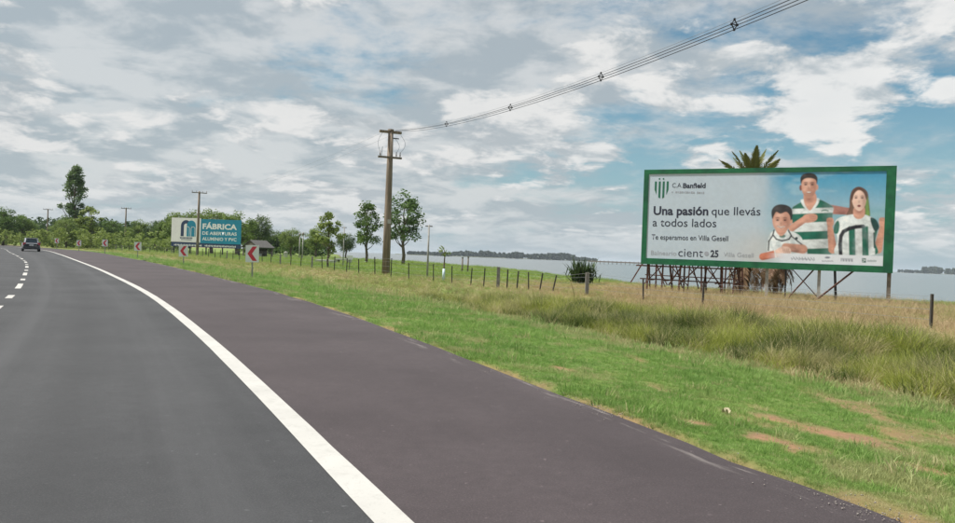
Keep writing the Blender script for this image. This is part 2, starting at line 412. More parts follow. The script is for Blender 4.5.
def build_ground():
    a_f = np.radians(np.concatenate([np.arange(-52, 52.01, .42), np.arange(55, 308, 3.)]))
    r = np.concatenate([[.3, .8, 1.4, 2.0], 2.6 * 1.026 ** np.arange(0, 300)]); r = r[r < 9000]
    A, R = np.meshgrid(a_f, r)
    X, Y = R * np.sin(A), R * np.cos(A)
    Z = gh(X, Y)
    nA, nR = len(a_f), len(r)
    V = np.stack([X, Y, Z], -1).reshape(-1, 3)
    i, j = np.meshgrid(np.arange(nR - 1), np.arange(nA), indexing='ij')
    j2 = (j + 1) % nA
    Q = np.stack([i * nA + j, (i + 1) * nA + j, (i + 1) * nA + j2, i * nA + j2], -1).reshape(-1, 4)[:, ::-1]
    x, y = V[:, 0], V[:, 1]; s = side(x, y)
    green = np.array([.095, .170, .036]); green2 = np.array([.14, .195, .052]); straw = np.array([.38, .29, .17]); soil = np.array([.28, .170, .105]); mead = np.array([.18, .25, .065]); mud = np.array([.16, .13, .09])
    t = fbm(x * .8, y * .8, 11)[:, None]
    C = green * (1 - t) + green2 * t
    k = sstep(12, 24, s)[:, None] * sstep(30, 60, y)[:, None]; C = C * (1 - k) + mead * k
    k = dry_mask(x, y)[:, None]; C = C * (1 - k) + straw * k
    k = soil_mask(x, y)[:, None]; C = C * (1 - k) + soil * k
    k = sstep(-.45, -.75, V[:, 2])[:, None]; C = C * (1 - k) + mud * k
    n = NT('ground_soil_and_grass'); ca = n.node('ShaderNodeVertexColor'); ca.layer_name = 'cover'
    co = n.coord(); f1 = n.noise(co, 18, 6, .7); f2 = n.noise(co, 1.7, 5, .6)
    c = n.mix(n.ramp(f1, .3, .7, 0, .65), ca.outputs[0], n.mix(1., ca.outputs[0], (.45, .5, .45), 'MULTIPLY'))
    c = n.mix(n.ramp(f2, .4, .7, 0, .4), c, n.mix(1., ca.outputs[0], (1.35, 1.2, .95), 'MULTIPLY'))
    n.color(c); n.set(Roughness=.95); n.p.inputs['Specular IOR Level'].default_value = .15; n.bump(f1, .6, .03)
    me = np_mesh('ground', V, Q, n.m); set_colors(me, 'cover', C)
    me.polygons.foreach_set('use_smooth', [True] * len(me.polygons))
    tag(link_mesh('ground', me), kind='structure')
build_ground()

# ------------------------------------------------------------------ lake
def build_lake():
    n = NT('lake_water'); co = n.coord()
    w1 = n.noise(n.map(co, (1, 1, 1)), .9, 6, .65); w2 = n.noise(n.map(co, (.25, .25, 1)), 1., 3)
    n.color((.13, .145, .14)); n.set(Roughness=.20, IOR=1.33)
    n.bump(n.math('ADD', w1, n.math('MULTIPLY', w2, .6)), .32, .12)
    m = MB(); m.add([(-3500, 20, LAKE_Z), (7500, 20, LAKE_Z), (7500, 8000, LAKE_Z), (-3500, 8000, LAKE_Z)], [(0, 1, 2, 3)])
    tag(m.build('lake', n.m), kind='structure')
build_lake()

# ------------------------------------------------------------------ road
def curve_pts(y0, y1, step):
    ys = [y0]
    while ys[-1] < y1: ys.append(ys[-1] + step * max(.035, min(1, abs(ys[-1]) / 60)))
    ys = np.array(ys); xs = x_edge(ys); g = np.gradient(xs, ys)
    t = np.stack([g, np.ones_like(g)], 1); t /= np.linalg.norm(t, axis=1)[:, None]
    nrm = np.stack([t[:, 1], -t[:, 0]], 1)              # to the right of travel
    s = np.concatenate([[0], np.cumsum(np.hypot(np.diff(xs), np.diff(ys)))])
    return np.stack([xs, ys], 1), nrm, s
def strip(name, P0, P1, z, mat, uv0, uv1, s, parent=None, cross=2):
    V = []; n_ = len(P0)
    for k in range(cross): V.append(np.concatenate([P0 * (1 - k / (cross - 1)) + P1 * (k / (cross - 1)), np.full((n_, 1), z)], 1))
    V = np.stack(V, 1).reshape(-1, 3)
    i, j = np.meshgrid(np.arange(n_ - 1), np.arange(cross - 1), indexing='ij')
    Q = np.stack([i * cross + j, i * cross + j + 1, (i + 1) * cross + j + 1, (i + 1) * cross + j], -1).reshape(-1, 4)
    me = np_mesh(name, V, Q, mat)
    uvl = me.uv_layers.new(name='UVMap')
    vi = np.empty(len(me.loops), np.int32); me.loops.foreach_get('vertex_index', vi)
    U = uv0 + (uv1 - uv0) * (vi % cross) / (cross - 1); W_ = s[vi // cross]
    uvl.data.foreach_set('uv', np.stack([U, W_], 1).astype(np.float32).ravel())
    return link_mesh(name, me, parent)
EP, EN, ES = curve_pts(-55, 325, 6)
LINE_W, LANE = .20, 3.35
road = strip('road', EP - EN * (LINE_W / 2 + 10.2 + 2.8 * sstep(45, 100, EP[:, 1]))[:, None], EP - EN * (LINE_W / 2), 0.0, M['asphalt'], -10.2, 0, ES, cross=6)
tag(road, kind='structure')
shp = np.stack([x_sh(EP[:, 1]) + .22 * (fbm(EP[:, 1] * .9, EP[:, 1] * 0 + 3, 50) - .5) + .10 * (fbm(EP[:, 1] * 4, EP[:, 1] * 0 + 8, 51) - .5), EP[:, 1]], 1)
shoulder = strip('road_shoulder', EP - EN * (LINE_W / 2), shp, 0.0, M['shoulder'], 0, 1, ES, cross=6)
tag(shoulder, kind='structure')
wob = .012 * (fbm(ES * 1.3, ES * 0, 52) - .5)[:, None]; wob2 = .012 * (fbm(ES * 1.6, ES * 0 + 9, 53) - .5)[:, None]
strip('edge_line', EP - EN * (LINE_W + wob), EP + EN * wob2, .004, M['paint'], 0, 1, ES, road)
LP_ = EP - EN * (LINE_W + LANE * 2 + 2.6 * sstep(45, 100, EP[:, 1]))[:, None]
strip('edge_line', LP_ - EN * .12, LP_, .004, M['paint'], 0, 1, ES, road)
tp = [(-32.6, 66.5), (-30.6, 67.2), (-29.2, 66.6), (-29.6, 65.4), (-31.2, 65.3), (-33.4, 65.6)]
MB().add([(a, b, .004) for a, b in tp], [tuple(range(6))]).build('tar_patch', simple('tar', (.022, .021, .022), .6), shoulder)
CS = EP - EN * (LINE_W / 2 + LANE + 1.6 * sstep(45, 100, EP[:, 1]))[:, None]
def dash(y0, y1):
    ys = np.linspace(y0, y1, 6)
    c = np.stack([np.interp(ys, CS[:, 1], CS[:, 0]), ys], 1)
    g = np.gradient(c[:, 0], ys); t = np.stack([g, np.ones_like(g)], 1); t /= np.linalg.norm(t, axis=1)[:, None]
    nr = np.stack([t[:, 1], -t[:, 0]], 1)
    strip('centre_dash', c - nr * .075, c + nr * .075, .004, M['paint'], 0, 1, ys, road)
y = -3.0
while y < 175:
    dash(y, y + 2.45); dash(y + 4.55, y + 5.6); y += 8.3

# ------------------------------------------------------------------ lettering
def text_mesh(txt, mat, box, y, bold=0.0, shear=0.0):
    """txt as a flat mesh filling box (x0, z0, x1, z1) in local x,z at depth y; z0..z1 is the cap height unless fit"""
    cu = D.curves.new('lettering', 'FONT'); cu.body = txt; cu.offset = bold; cu.resolution_u = 3; cu.shear = shear; cu.fill_mode = 'FRONT'
    o = D.objects.new('lettering_tmp', cu); col.objects.link(o)
    bpy.context.view_layer.update()
    me = D.meshes.new_from_object(o.evaluated_get(bpy.context.evaluated_depsgraph_get()))
    D.objects.remove(o); D.curves.remove(cu)
    n_ = len(me.vertices); V = np.empty(n_ * 3, np.float32); me.vertices.foreach_get('co', V); V = V.reshape(-1, 3)
    if box is None: return me
    x0, z0, x1, z1 = box
    a, b = V[:, 0].min(), V[:, 0].max()
    W = np.stack([x0 + (V[:, 0] - a) / (b - a) * (x1 - x0), np.full(n_, y), z0 + V[:, 1] / .72 * (z1 - z0)], 1)
    me.vertices.foreach_set('co', W.astype(np.float32).ravel()); me.materials.clear(); me.materials.append(mat); me.update()
    return me

def put_words(txt, mat, box, y, bold, parent):      # one part for each word
    def width(t): return len(t) and text_width(t, bold)
    total = width(txt); ws = txt.split(' '); done = ''
    for w in ws:
        done = (done + ' ' + w) if done else w
        e = width(done); a = e - width(w); k = (box[2] - box[0]) / total
        link_mesh('lettering', text_mesh(w, mat, (box[0] + a * k, box[1], box[0] + e * k, box[3]), y, bold), parent)
def text_width(t, bold):
    me = text_mesh(t, M['ink'], None, 0, bold); V = np.empty(len(me.vertices) * 3, np.float32); me.vertices.foreach_get('co', V); D.meshes.remove(me)
    return float(V[0::3].max() - V[0::3].min())

# ------------------------------------------------------------------ the large green-framed billboard
BL, BR = Vector((9.10, 41.2, 0)), Vector((20.2, 36.0, 0))
BW = (BR - BL).length; BA = math.atan2(BR.y - BL.y, BR.x - BL.x)
BZ0, BZ1 = 1.37, 6.60
bx = Vector((math.cos(BA), math.sin(BA), 0)); by = Vector((-math.sin(BA), math.cos(BA), 0))    # along, away from the road
def bplace(px, py, off=0.0):                 # a spot of the board's face, in its own x,z
    d = ray(px, py); o = BL + by * off
    t = (o - CP).dot(by) / d.dot(by); p = CP + d * t - BL
    return p.dot(bx), p.z
def bworld(x, y, z): return BL + bx * x + by * y + Vector((0, 0, z))

def build_billboard():
    root = empty('roadside_billboard', (BL.x, BL.y, 0), BA)
    tag(root, 'large billboard with thick green frame and three people in green and white jerseys', 'billboard')
    fwid = .255
    # frame: four members, proud of the poster
    def member(pts): MB().prism(pts, -.055, .06).build('frame_member', M['frame_green'], root)
    fl, fr, ft, fb = .27, .43, .245, .33
    member([(0, BZ1 - ft), (BW, BZ1 - ft + .0), (BW, BZ1), (0, BZ1)]); member([(0, BZ0), (BW, BZ0), (BW, BZ0 + fb), (0, BZ0 + fb)])
    member([(0, BZ0 + fb), (fl, BZ0 + fb), (fl, BZ1 - ft), (0, BZ1 - ft)]); member([(BW - fr, BZ0 + fb), (BW, BZ0 + fb), (BW, BZ1 - ft), (BW - fr, BZ1 - ft)])
    MB().box((BW / 2, .10, (BZ0 + BZ1) / 2), (BW - .04, .04, BZ1 - BZ0 - .04)).build('backing_sheet', M['galv'], root)
    # ---- printed sheet, painted as colour per grid point in its own plane
    nx, nz = 760, 300
    xs, zs = np.linspace(fl - .01, BW - fr + .01, nx), np.linspace(BZ0 + fb - .01, BZ1 - ft + .01, nz)
    X, Zz = np.meshgrid(xs, zs)
    wx, wy = BL.x + bx.x * X, BL.y + bx.y * X
    U, Vp = project(wx, wy, Zz)
    U = ((U - 750) * 3.484).ravel(); Vp = ((Vp - 150) * 3.487).ravel()      # layout units of the print
    C = np.empty((U.size, 3))
    def c_(r, g, b): return np.array(lin(r, g, b))
    FM = np.zeros(U.size)
    def over(a, c): 
        nonlocal C
        C = C * (1 - a[:, None]) + np.asarray(c) * a[:, None]
    def mul(a, k): 
        nonlocal C
        C = C * (1 - a[:, None] * (1 - k))
    # background: pale grey sheet turning to sky blue on the right, misty sand low down
    C[:] = c_(188, 202, 215)
    hazeN = fbm(U * .02, Vp * .02, 71)
    over(.5 * sstep(250, 370, Vp) * sstep(-260, 60, U), c_(205, 200, 196))
    ka = sstep(10, 140, U + 50 * (hazeN - .5))
    over(ka * sstep(330, 90, Vp) * .95, c_(66, 158, 198)); over(ka * sstep(90, 260, Vp) * .65, c_(150, 190, 208))
    over(ka * sstep(110, 60, Vp) * .6, c_(30, 128, 178)); over(ka * .35 * sstep(.45, .7, fbm(U * .012 + 3, Vp * .035, 77)), c_(190, 214, 224))
    over(sstep(40, 130, U) * .45 * sstep(185, 215, Vp), c_(105, 165, 175)); over(sstep(-60, 80, U) * .4 * sstep(255, 330, Vp), c_(196, 190, 184))
    def sd_poly(P):
        P = np.asarray(P, float); inside = np.zeros(U.size, bool); d = np.full(U.size, 1e9)
        sel = np.where((U > P[:, 0].min() - 6) & (U < P[:, 0].max() + 6) & (Vp > P[:, 1].min() - 6) & (Vp < P[:, 1].max() + 6))[0]
        u, v = U[sel], Vp[sel]; ins = np.zeros(len(sel), bool); dd = np.full(len(sel), 1e9)
        for k in range(len(P)):
            (x1, y1), (x2, y2) = P[k], P[(k + 1) % len(P)]
            if y1 != y2: ins ^= ((y1 > v) != (y2 > v)) & (u < (x2 - x1) * (v - y1) / (y2 - y1) + x1)
            ex, ey = x2 - x1, y2 - y1; q = np.clip(((u - x1) * ex + (v - y1) * ey) / (ex * ex + ey * ey + 1e-9), 0, 1)
            dd = np.minimum(dd, np.hypot(u - x1 - q * ex, v - y1 - q * ey))
        d[sel] = np.where(ins, -dd, dd); return d
    def smooth(P, k=6):
        P = np.asarray(P, float); n_ = len(P); o = []
        for i in range(n_):
            a, b, c, d = P[i - 1], P[i], P[(i + 1) % n_], P[(i + 2) % n_]
            for t in np.arange(k) / k: o.append(.5 * (2 * b + (c - a) * t + (2 * a - 5 * b + 4 * c - d) * t * t + (3 * b - a - 3 * c + d) * t ** 3))
        return np.array(o)
    def shape(P, c, soft=1.3, sm=True):
        a = sstep(soft, -soft, sd_poly(smooth(P) if sm else P)); over(a, c); np.maximum(FM, a, out=FM); return a
    def ell(cx, cy, rx, ry, rot=0.):
        c0, s0 = math.cos(rot), math.sin(rot); u, v = U - cx, Vp - cy
        return (np.sqrt(((u * c0 + v * s0) / rx) ** 2 + ((-u * s0 + v * c0) / ry) ** 2) - 1) * min(rx, ry)
    def oval(cx, cy, rx, ry, c, rot=0., soft=1.3, k=1.): 
        a = sstep(soft, -soft, ell(cx, cy, rx, ry, rot)) * k; over(a, c); return a
    def glow(cx, cy, rx, ry, c, k, rot=0., clip=None):
        a = np.clip(1 - (ell(cx, cy, rx, ry, rot) / min(rx, ry) + 1), 0, 1) ** 1.2 * k
        over(a * clip if clip is not None else a, c)
    def cap(p, q, r1, r2, c, soft=1.3, k=1.):
        ex, ey = q[0] - p[0], q[1] - p[1]; t = np.clip(((U - p[0]) * ex + (Vp - p[1]) * ey) / (ex * ex + ey * ey), 0, 1)
        a = sstep(soft, -soft, np.hypot(U - p[0] - t * ex, Vp - p[1] - t * ey) - (r1 + (r2 - r1) * t)) * k; over(a, c); np.maximum(FM, a, out=FM); return a
    def stroke(P, r, c, k=1.):
        for a, b in zip(P[:-1], P[1:]): cap(a, b, r, r, c, 1.3, k)
    skin, skin_d, skin_l = c_(208, 154, 134), c_(132, 80, 70), c_(238, 200, 184)
    green, green_d, wht, wht_d, ink = c_(8, 104, 84), c_(4, 62, 60), c_(222, 228, 230), c_(150, 166, 172), c_(24, 26, 38)
    # ---- man in hoops
    arm = cap((268, 206), (345, 214), 17, 12, c_(176, 122, 112)); glow(320, 222, 40, 12, skin_d, .7, 0, arm)
    body = shape([(186, 180), (160, 192), (146, 206), (143, 250), (152, 300), (164, 330), (176, 364), (282, 364), (284, 300), (288, 225), (290, 200), (268, 184), (238, 172), (222, 182)], wht)
    slope = (U - 215) * .10
    def hoop(a, b): return sstep(a - 1.5, a + 1.5, Vp + slope * .35) * sstep(b + 1.5, b - 1.5, Vp + slope * .35)
    for a, b in ((150, 203), (221, 252), (284, 312), (344, 380)): over(body * hoop(a, b), green)
    shape([(182, 172), (178, 182), (190, 202), (209, 220), (226, 204), (240, 182), (236, 168)], wht)
    over(body * .35 * sstep(240, 290, U), wht_d); over(body * .45 * sstep(165, 140, U), green_d); over(body * .3 * sstep(.5, .75, fbm(U * .05, Vp * .025, 61)), green_d)
    nk = shape([(190, 150), (188, 180), (197, 200), (209, 211), (222, 196), (232, 176), (226, 150)], skin); glow(206, 172, 24, 18, skin_d, .85, 0, nk)
    oval(177, 132, 5, 10, skin_d); oval(233, 130, 5, 10, skin)
    fc = shape([(205, 90), (182, 98), (179, 125), (183, 148), (194, 163), (205, 168), (217, 163), (228, 147), (232, 124), (228, 98)], skin)
    glow(222, 130, 18, 40, skin_d, .35, 0, fc); glow(196, 125, 16, 26, skin_l, .5, 0, fc); glow(203, 106, 22, 12, skin_l, .4, 0, fc)
    shape([(178, 118), (176, 98), (186, 85), (206, 80), (226, 85), (235, 98), (233, 118), (229, 105), (216, 99), (195, 99), (183, 106)], c_(38, 30, 30))
    glow(205, 104, 20, 9, c_(244, 206, 188), .7, 0, fc); glow(190, 138, 9, 8, c_(240, 190, 172), .7); glow(220, 138, 8, 8, c_(226, 168, 148), .6)
    for ex in (194, 217): glow(ex, 119, 10, 7, c_(96, 56, 50), .85); oval(ex, 121, 4, 1.7, c_(44, 28, 28)); stroke([(ex - 6, 114), (ex, 113), (ex + 6, 114)], 1.2, c_(76, 50, 44), .8)
    glow(207, 128, 3.5, 12, c_(246, 208, 190), .8); glow(190, 88, 12, 8, c_(92, 72, 66), .6); glow(216, 86, 9, 5, c_(84, 66, 62), .5)
    glow(205, 134, 6, 10, skin_d, .5); oval(205, 148, 9, 3.6, c_(150, 84, 78)); oval(205, 147.3, 7.4, 2.3, c_(242, 232, 226))
    over(fc * .28 * sstep(143, 160, Vp), c_(96, 66, 58))
    fa = cap((146, 272), (196, 238), 12, 11, skin); hd = shape([(188, 228), (212, 222), (232, 226), (234, 240), (222, 250), (196, 254), (184, 246)], skin); glow(170, 268, 40, 10, skin_d, .8, -.6, fa)
    for k in range(4): stroke([(206, 229 + k * 6), (230, 227 + k * 6)], .8, skin_d, .6)
    stroke([(250, 212), (262, 209), (272, 212)], 2, green, .8)
    # ---- woman in stripes
    shape([(382, 128), (358, 138), (348, 165), (346, 200), (336, 228), (352, 236), (372, 236), (408, 236), (418, 226), (414, 180), (408, 145)], c_(104, 74, 62))
    for k in range(7): stroke([(356 + k * 2, 150), (350 + k * 3, 190), (340 + k * 4, 230)], .9, c_(150, 112, 90), .5)
    shape([(404, 160), (412, 172), (415, 206), (417, 228), (404, 236), (402, 205)], c_(112, 150, 76), 5)
    for fx, fy, ex, ey in ((279, 254, 288, 346), (461, 253, 446, 346)):
        a = cap((ex, ey), (fx, fy + 16), 15, 9.5, c_(208, 150, 128)); glow(ex + (12 if fx < 400 else -12), ey - 20, 14, 60, skin_d, .7, 0, a)
    body = shape([(362, 224), (328, 230), (300, 244), (292, 276), (302, 296), (304, 320), (302, 364), (438, 364), (436, 320), (446, 270), (438, 244), (418, 232), (394, 224)], wht)
    for a, b in ((344, 366), (390, 412), (434, 450)): over(body * sstep(a - 1, a + 1.5, U - (Vp - 300) * .02) * sstep(b + 1.5, b - 1, U - (Vp - 300) * .02) * sstep(262, 270, Vp), green)
    shape([(294, 262), (306, 246), (312, 262), (306, 290), (292, 288)], green); shape([(420, 236), (440, 244), (450, 270), (436, 284), (424, 262)], green_d)
    stroke([(316, 364), (314, 330), (317, 300), (326, 284), (346, 274), (370, 268), (394, 266)], 6.5, ink); stroke([(432, 290), (434, 340)], 3, green_d)
    over(body * .35 * sstep(.5, .8, fbm(U * .06, Vp * .03, 62)), wht_d)
    nk = shape([(364, 200), (360, 226), (372, 240), (390, 238), (400, 224), (396, 196)], skin); glow(380, 212, 20, 16, skin_d, .8, 0, nk)
    fc = shape([(380, 138), (360, 146), (355, 172), (360, 194), (370, 208), (381, 213), (392, 206), (402, 190), (405, 166), (398, 146)], skin_l)
    glow(398, 178, 14, 40, skin_d, .5, 0, fc); glow(372, 180, 16, 20, c_(236, 198, 180), .6, 0, fc)
    glow(378, 150, 16, 8, c_(248, 218, 204), .6, 0, fc)
    for ex in (369, 391): glow(ex, 166, 9, 6, c_(112, 70, 62), .8); oval(ex, 167, 3.8, 1.8, c_(46, 30, 30)); stroke([(ex - 5, 161), (ex, 159.5), (ex + 5, 161)], 1., c_(98, 66, 56), .8)
    glow(380, 174, 3.2, 11, c_(250, 220, 206), .7); glow(366, 184, 7, 7, c_(236, 176, 164), .6)
    glow(380, 180, 5, 9, skin_d, .5); oval(380, 195, 6, 4.2, c_(150, 66, 70)); oval(380, 194.6, 4, 1.8, c_(92, 34, 40))
    shape([(380, 130), (362, 139), (352, 160), (356, 176), (364, 152), (379, 140), (396, 150), (406, 176), (408, 156), (398, 138)], c_(92, 64, 54))
    for fx, fy in ((279, 252), (461, 251)):
        a = shape([(fx - 12, fy - 7), (fx - 7, fy - 15), (fx + 7, fy - 15), (fx + 13, fy - 6), (fx + 12, fy + 9), (fx + 4, fy + 16), (fx - 9, fy + 13)], c_(214, 156, 134))
        for k in range(3): stroke([(fx - 6 + k * 6, fy - 15), (fx - 7 + k * 6, fy - 3)], .8, skin_d, .7)
    # ---- boy with folded arms
    body = shape([(92, 280), (72, 290), (62, 318), (60, 350), (70, 368), (190, 368), (192, 340), (178, 304), (156, 288), (128, 280)], wht)
    over(body * .4 * sstep(.45, .75, fbm(U * .06 + 9, Vp * .04, 63)), wht_d)
    stroke([(84, 280), (80, 296), (92, 311), (112, 317), (136, 311), (144, 298), (134, 281)], 2.3, ink); stroke([(80, 297), (66, 318), (64, 350)], 2.2, ink); stroke([(144, 300), (166, 318), (184, 332)], 2., ink)
    oval(113, 300, 11, 6, c_(92, 120, 110)); oval(162, 308, 5, 5, c_(40, 60, 62))
    nk = shape([(92, 268), (92, 286), (108, 300), (126, 286), (126, 268)], skin); glow(108, 284, 22, 12, skin_d, .8, 0, nk)
    oval(143, 250, 5, 9, skin)
    fc = shape([(110, 206), (84, 214), (78, 240), (82, 266), (96, 284), (110, 289), (126, 283), (138, 264), (141, 240), (134, 214)], skin)
    glow(128, 252, 16, 42, skin_d, .4, 0, fc); glow(98, 256, 20, 26, skin_l, .55, 0, fc)
    shape([(78, 240), (75, 215), (84, 198), (102, 190), (126, 192), (144, 204), (148, 228), (142, 246), (138, 228), (126, 216), (106, 222), (92, 216), (84, 228)], c_(34, 30, 34))
    glow(104, 228, 20, 9, c_(240, 202, 186), .6, 0, fc); glow(94, 259, 10, 8, c_(240, 186, 170), .7); glow(124, 259, 9, 8, c_(228, 168, 150), .6)
    for ex in (96, 122): glow(ex, 243, 10, 7, c_(100, 60, 54), .8); oval(ex, 245, 4, 2., c_(40, 26, 26)); stroke([(ex - 6, 237), (ex, 235.5), (ex + 6, 237)], 1.2, c_(76, 52, 46), .8)
    glow(94, 204, 14, 9, c_(84, 72, 72), .6); glow(128, 202, 12, 7, c_(74, 64, 66), .5)
    glow(108, 256, 5, 8, skin_d, .5); stroke([(97, 266), (108, 271), (120, 266)], 2.4, c_(226, 218, 210)); stroke([(95, 264), (108, 273), (122, 264)], .8, c_(140, 70, 66))
    a = cap((184, 346), (124, 338), 16, 13, skin); glow(150, 354, 60, 9, skin_d, .7, 0, a)
    a = cap((44, 372), (92, 362), 12, 13, c_(206, 122, 94)); glow(60, 382, 50, 8, c_(140, 62, 48), .8, -.2, a)
    cap((86, 350), (90, 374), 2.6, 2.6, c_(226, 218, 214))
    a = shape([(90, 352), (104, 340), (126, 336), (142, 346), (140, 366), (122, 378), (98, 374)], skin_l); glow(116, 374, 30, 10, skin_d, .7, 0, a)
    for k in range(4): stroke([(112 + k * 7, 342 + k), (120 + k * 6, 362)], .9, skin_d, .6)
    # folds and mottling of the photographed cloth and skin, light from the upper left
    fold = fbm(U * .055 + Vp * .02, Vp * .11 - U * .03, 64) - .5; fine_ = fbm(U * .22, Vp * .22, 65) - .5
    sh = np.zeros(U.size); NF = np.ones(U.size)
    for cx, cy, rx, ry in ((205, 128, 34, 50), (380, 176, 32, 50), (110, 245, 38, 50)): NF *= sstep(-2, 6, ell(cx, cy, rx, ry))
    for cx, cy, rx, ry in ((215, 270, 75, 120), (372, 290, 75, 90), (125, 320, 66, 60), (205, 128, 28, 42), (380, 176, 26, 40), (110, 250, 32, 40)):
        q = np.clip(1 - np.hypot((U - cx) / rx, (Vp - cy) / ry), 0, 1); sh += np.where(q > 0, (-.42 if ry > 50 else -.22) * ((U - cx) / rx * .7 + (Vp - cy) / ry * .5), 0) * np.minimum(1, q * 4)
    C = np.clip(C * (1 + FM[:, None] * ((.55 * fold + .2 * fine_) * NF + sh)[:, None]), 0, 1)
    # ---- white strip with the sponsors' marks
    yb = 362 + (U - 190) * .028
    over(sstep(-1.5, 1.5, Vp - yb) * sstep(48, 130, U), c_(224, 228, 236))
    over(sstep(20, 60, U) * .25 * sstep(388, 400, Vp), c_(224, 228, 236))
    grey = c_(120, 126, 140)
    for k in range(24): stroke([(144 + k * 3.4, 376 + 4 * math.sin(k * 2.1) + k * .15), (146.5 + k * 3.4, 380 + 3 * math.cos(k * 1.7) + k * .15)], 1.1, grey)
    oval(270, 375, 9, 3.5, grey)
    for k in range(11): stroke([(251 + k * 3.6, 386 + (k % 3)), (253 + k * 3.6, 389 - (k % 2) * 2)], 1., grey)
    for k in range(9): cap((318 + k * 4.8, 378 + k * .2), (318 + k * 4.8 + (k % 2) * 2, 387 + k * .2), 1.2, 1.2, c_(92, 98, 116))
    shape([(390, 377), (404, 378), (404, 393), (390, 392)], c_(10, 84, 74), .8, False); stroke([(393, 381), (401, 384), (393, 389)], 1.2, wht)
    for k in range(9): cap((410 + k * 3.6, 384 + (k % 3) * .8), (410 + k * 3.6, 389), 1., 1., c_(96, 120, 124))
    G = C.reshape(nz, nx, 3)                              # ink spread of a coarse print
    for _ in range(2):
        for ax in (0, 1): G = (np.roll(G, 1, ax) + 2 * G + np.roll(G, -1, ax)) / 4
    C = G.reshape(-1, 3) * (1 + .10 * (fbm(U * .11, Vp * .11, 97)[:, None] - .5))
    C = C * .98 * (1 - .05 * fbm(U * .03, Vp * .03, 99)[:, None])
    n = NT('printed_vinyl'); ca = n.node('ShaderNodeVertexColor'); ca.layer_name = 'print'; co = n.coord()
    n.color(n.mix(n.ramp(n.noise(co, 1.2, 5), .4, .8, 0, .10), ca.outputs[0], (.45, .45, .45))); n.set(Roughness=.5); n.bump(n.noise(co, 1.1, 3), .12, .05)
    V = np.stack([X.ravel(), np.full(X.size, -.02), Zz.ravel()], 1)
    i, j = np.meshgrid(np.arange(nz - 1), np.arange(nx - 1), indexing='ij')
    Q = np.stack([i * nx + j, i * nx + j + 1, (i + 1) * nx + j + 1, (i + 1) * nx + j], -1).reshape(-1, 4)
    me = np_mesh('poster', V, Q, n.m); set_colors(me, 'print', np.clip(C, 0, 1)); poster = link_mesh('poster', me, root)
    # ---- lettering and crest, as their own thin vinyl
    def words(txt, x0, x1, yb_, cap_px, mat, bold=0., name='lettering'):
        (a, z0), (b, z1) = bplace(x0, yb_), bplace(x1, yb_ + (x1 - x0) * .030)
        zt = bplace(x0, yb_ - cap_px)[1]
        put_words(txt, mat, (a, z0, b, zt), -.026, bold, poster)
    words('Una pasión', 653.5, 708.2, 214.6, 8.6, M['ink'], .028); words('que llevás', 711.5, 760.3, 214.9, 8.4, M['ink'], .002)
    words('a todos lados', 652.6, 716.2, 226.2, 8.3, M['ink'], .002); words('Te esperamos en Villa Gesell', 651.6, 728.0, 239.3, 5.2, M['ink'], .006)
    words('Balneario', 651.0, 676.4, 254.8, 4.6, M['ink_grey'], 0); words('cient', 678.2, 703.0, 256.4, 8.6, M['ink'], -.004)
    words('25', 710.4, 718.4, 256.8, 6.8, M['ink'], .03); words('Villa Gesell', 723.5, 753.5, 256.6, 4.6, M['ink_grey'], 0)
    cx, cz = bplace(706.6, 253.6); MB().prism([(cx + .12 * math.cos(a), cz + .12 * math.sin(a)) for a in np.linspace(0, 2 * math.pi, 21)[:-1]], -.027, -.021).build('lettering_dot', M['ink_grey'], poster)
    words('C.A.', 672.2, 682.2, 187.6, 4.7, M['ink'], -.004); words('Banfield', 683.0, 705.6, 188.0, 4.9, M['ink'], .03)
    m = MB()                                              # a line of small print too fine to read
    for k in range(17):
        if k in (1, 12): continue
        a, z0 = bplace(672.3 + k * 1.95, 192.9 + k * .05); m.box((a, -.026, z0 + .05), (.045 + .02 * (k % 3), .003, .07 + .02 * ((k * 5) % 3)))
    tag(m.build('small_print', M['ink_grey'], poster), kind='stuff')
    x0, zt = bplace(655.0, 181.5); x1, _ = bplace(668.8, 181.5); zb = bplace(661, 198.6)[1]; w = x1 - x0; mid = (x0 + x1) / 2
    def shield_z(x): 
        t = abs(x - mid) / (w / 2); return zb + (zt - zb) * (.10 * t + .42 * t ** 3)
    for k in range(4):                                    # the crest's green stripes follow the shield's outline
        a, b = x0 + w * (k * .285), x0 + w * (k * .285 + .145)
        MB().prism([(a, shield_z(a)), (b, shield_z(b)), (b, zt), (a, zt)], -.027, -.021).build('crest_stripe', M['ink_green'], poster)
    for k in (.33, .62): MB().prism([(x0 + w * k + .05 * math.cos(a), zt + .14 + .05 * math.sin(a)) for a in np.linspace(0, 6.28, 7)[:-1]], -.027, -.021).build('crest_star', M['ink_green'], poster)
    # ---- legs, rails and bracing behind
    jr = random.Random(12)
    def strut(a, b, w, mat, name='strut'):
        if mat == 'rust' and a[0] < 6: a = (a[0] + jr.uniform(-.22, .22), a[1], a[2]); b = (b[0] + jr.uniform(-.12, .12), b[1], b[2]); w *= jr.uniform(.8, 1.25)
        MB().bar(a, b, w).build(name, M[mat], root)
    def gl(x, y): p = bworld(x, y, 0); return gz(p.x, p.y) - .15
    def leg(x, y, top, w, mat, lean=0., name='leg'): strut((x + lean, y, gl(x, y)), (x, y, top), w, mat, name)
    zt = BZ1 - .4
    for x in np.linspace(.35, 5.1, 6):
        leg(x, .19, zt, .09, 'rust'); strut((x, 1.75, gl(x, 1.75)), (x, .24, 4.3), .075, 'rust'); strut((x, .24, .45), (x, 1.6, .5), .06, 'rust')
        leg(x + .12, 1.75, 2.2, .075, 'rust')
    xs_ = list(np.linspace(.35, 5.1, 6))
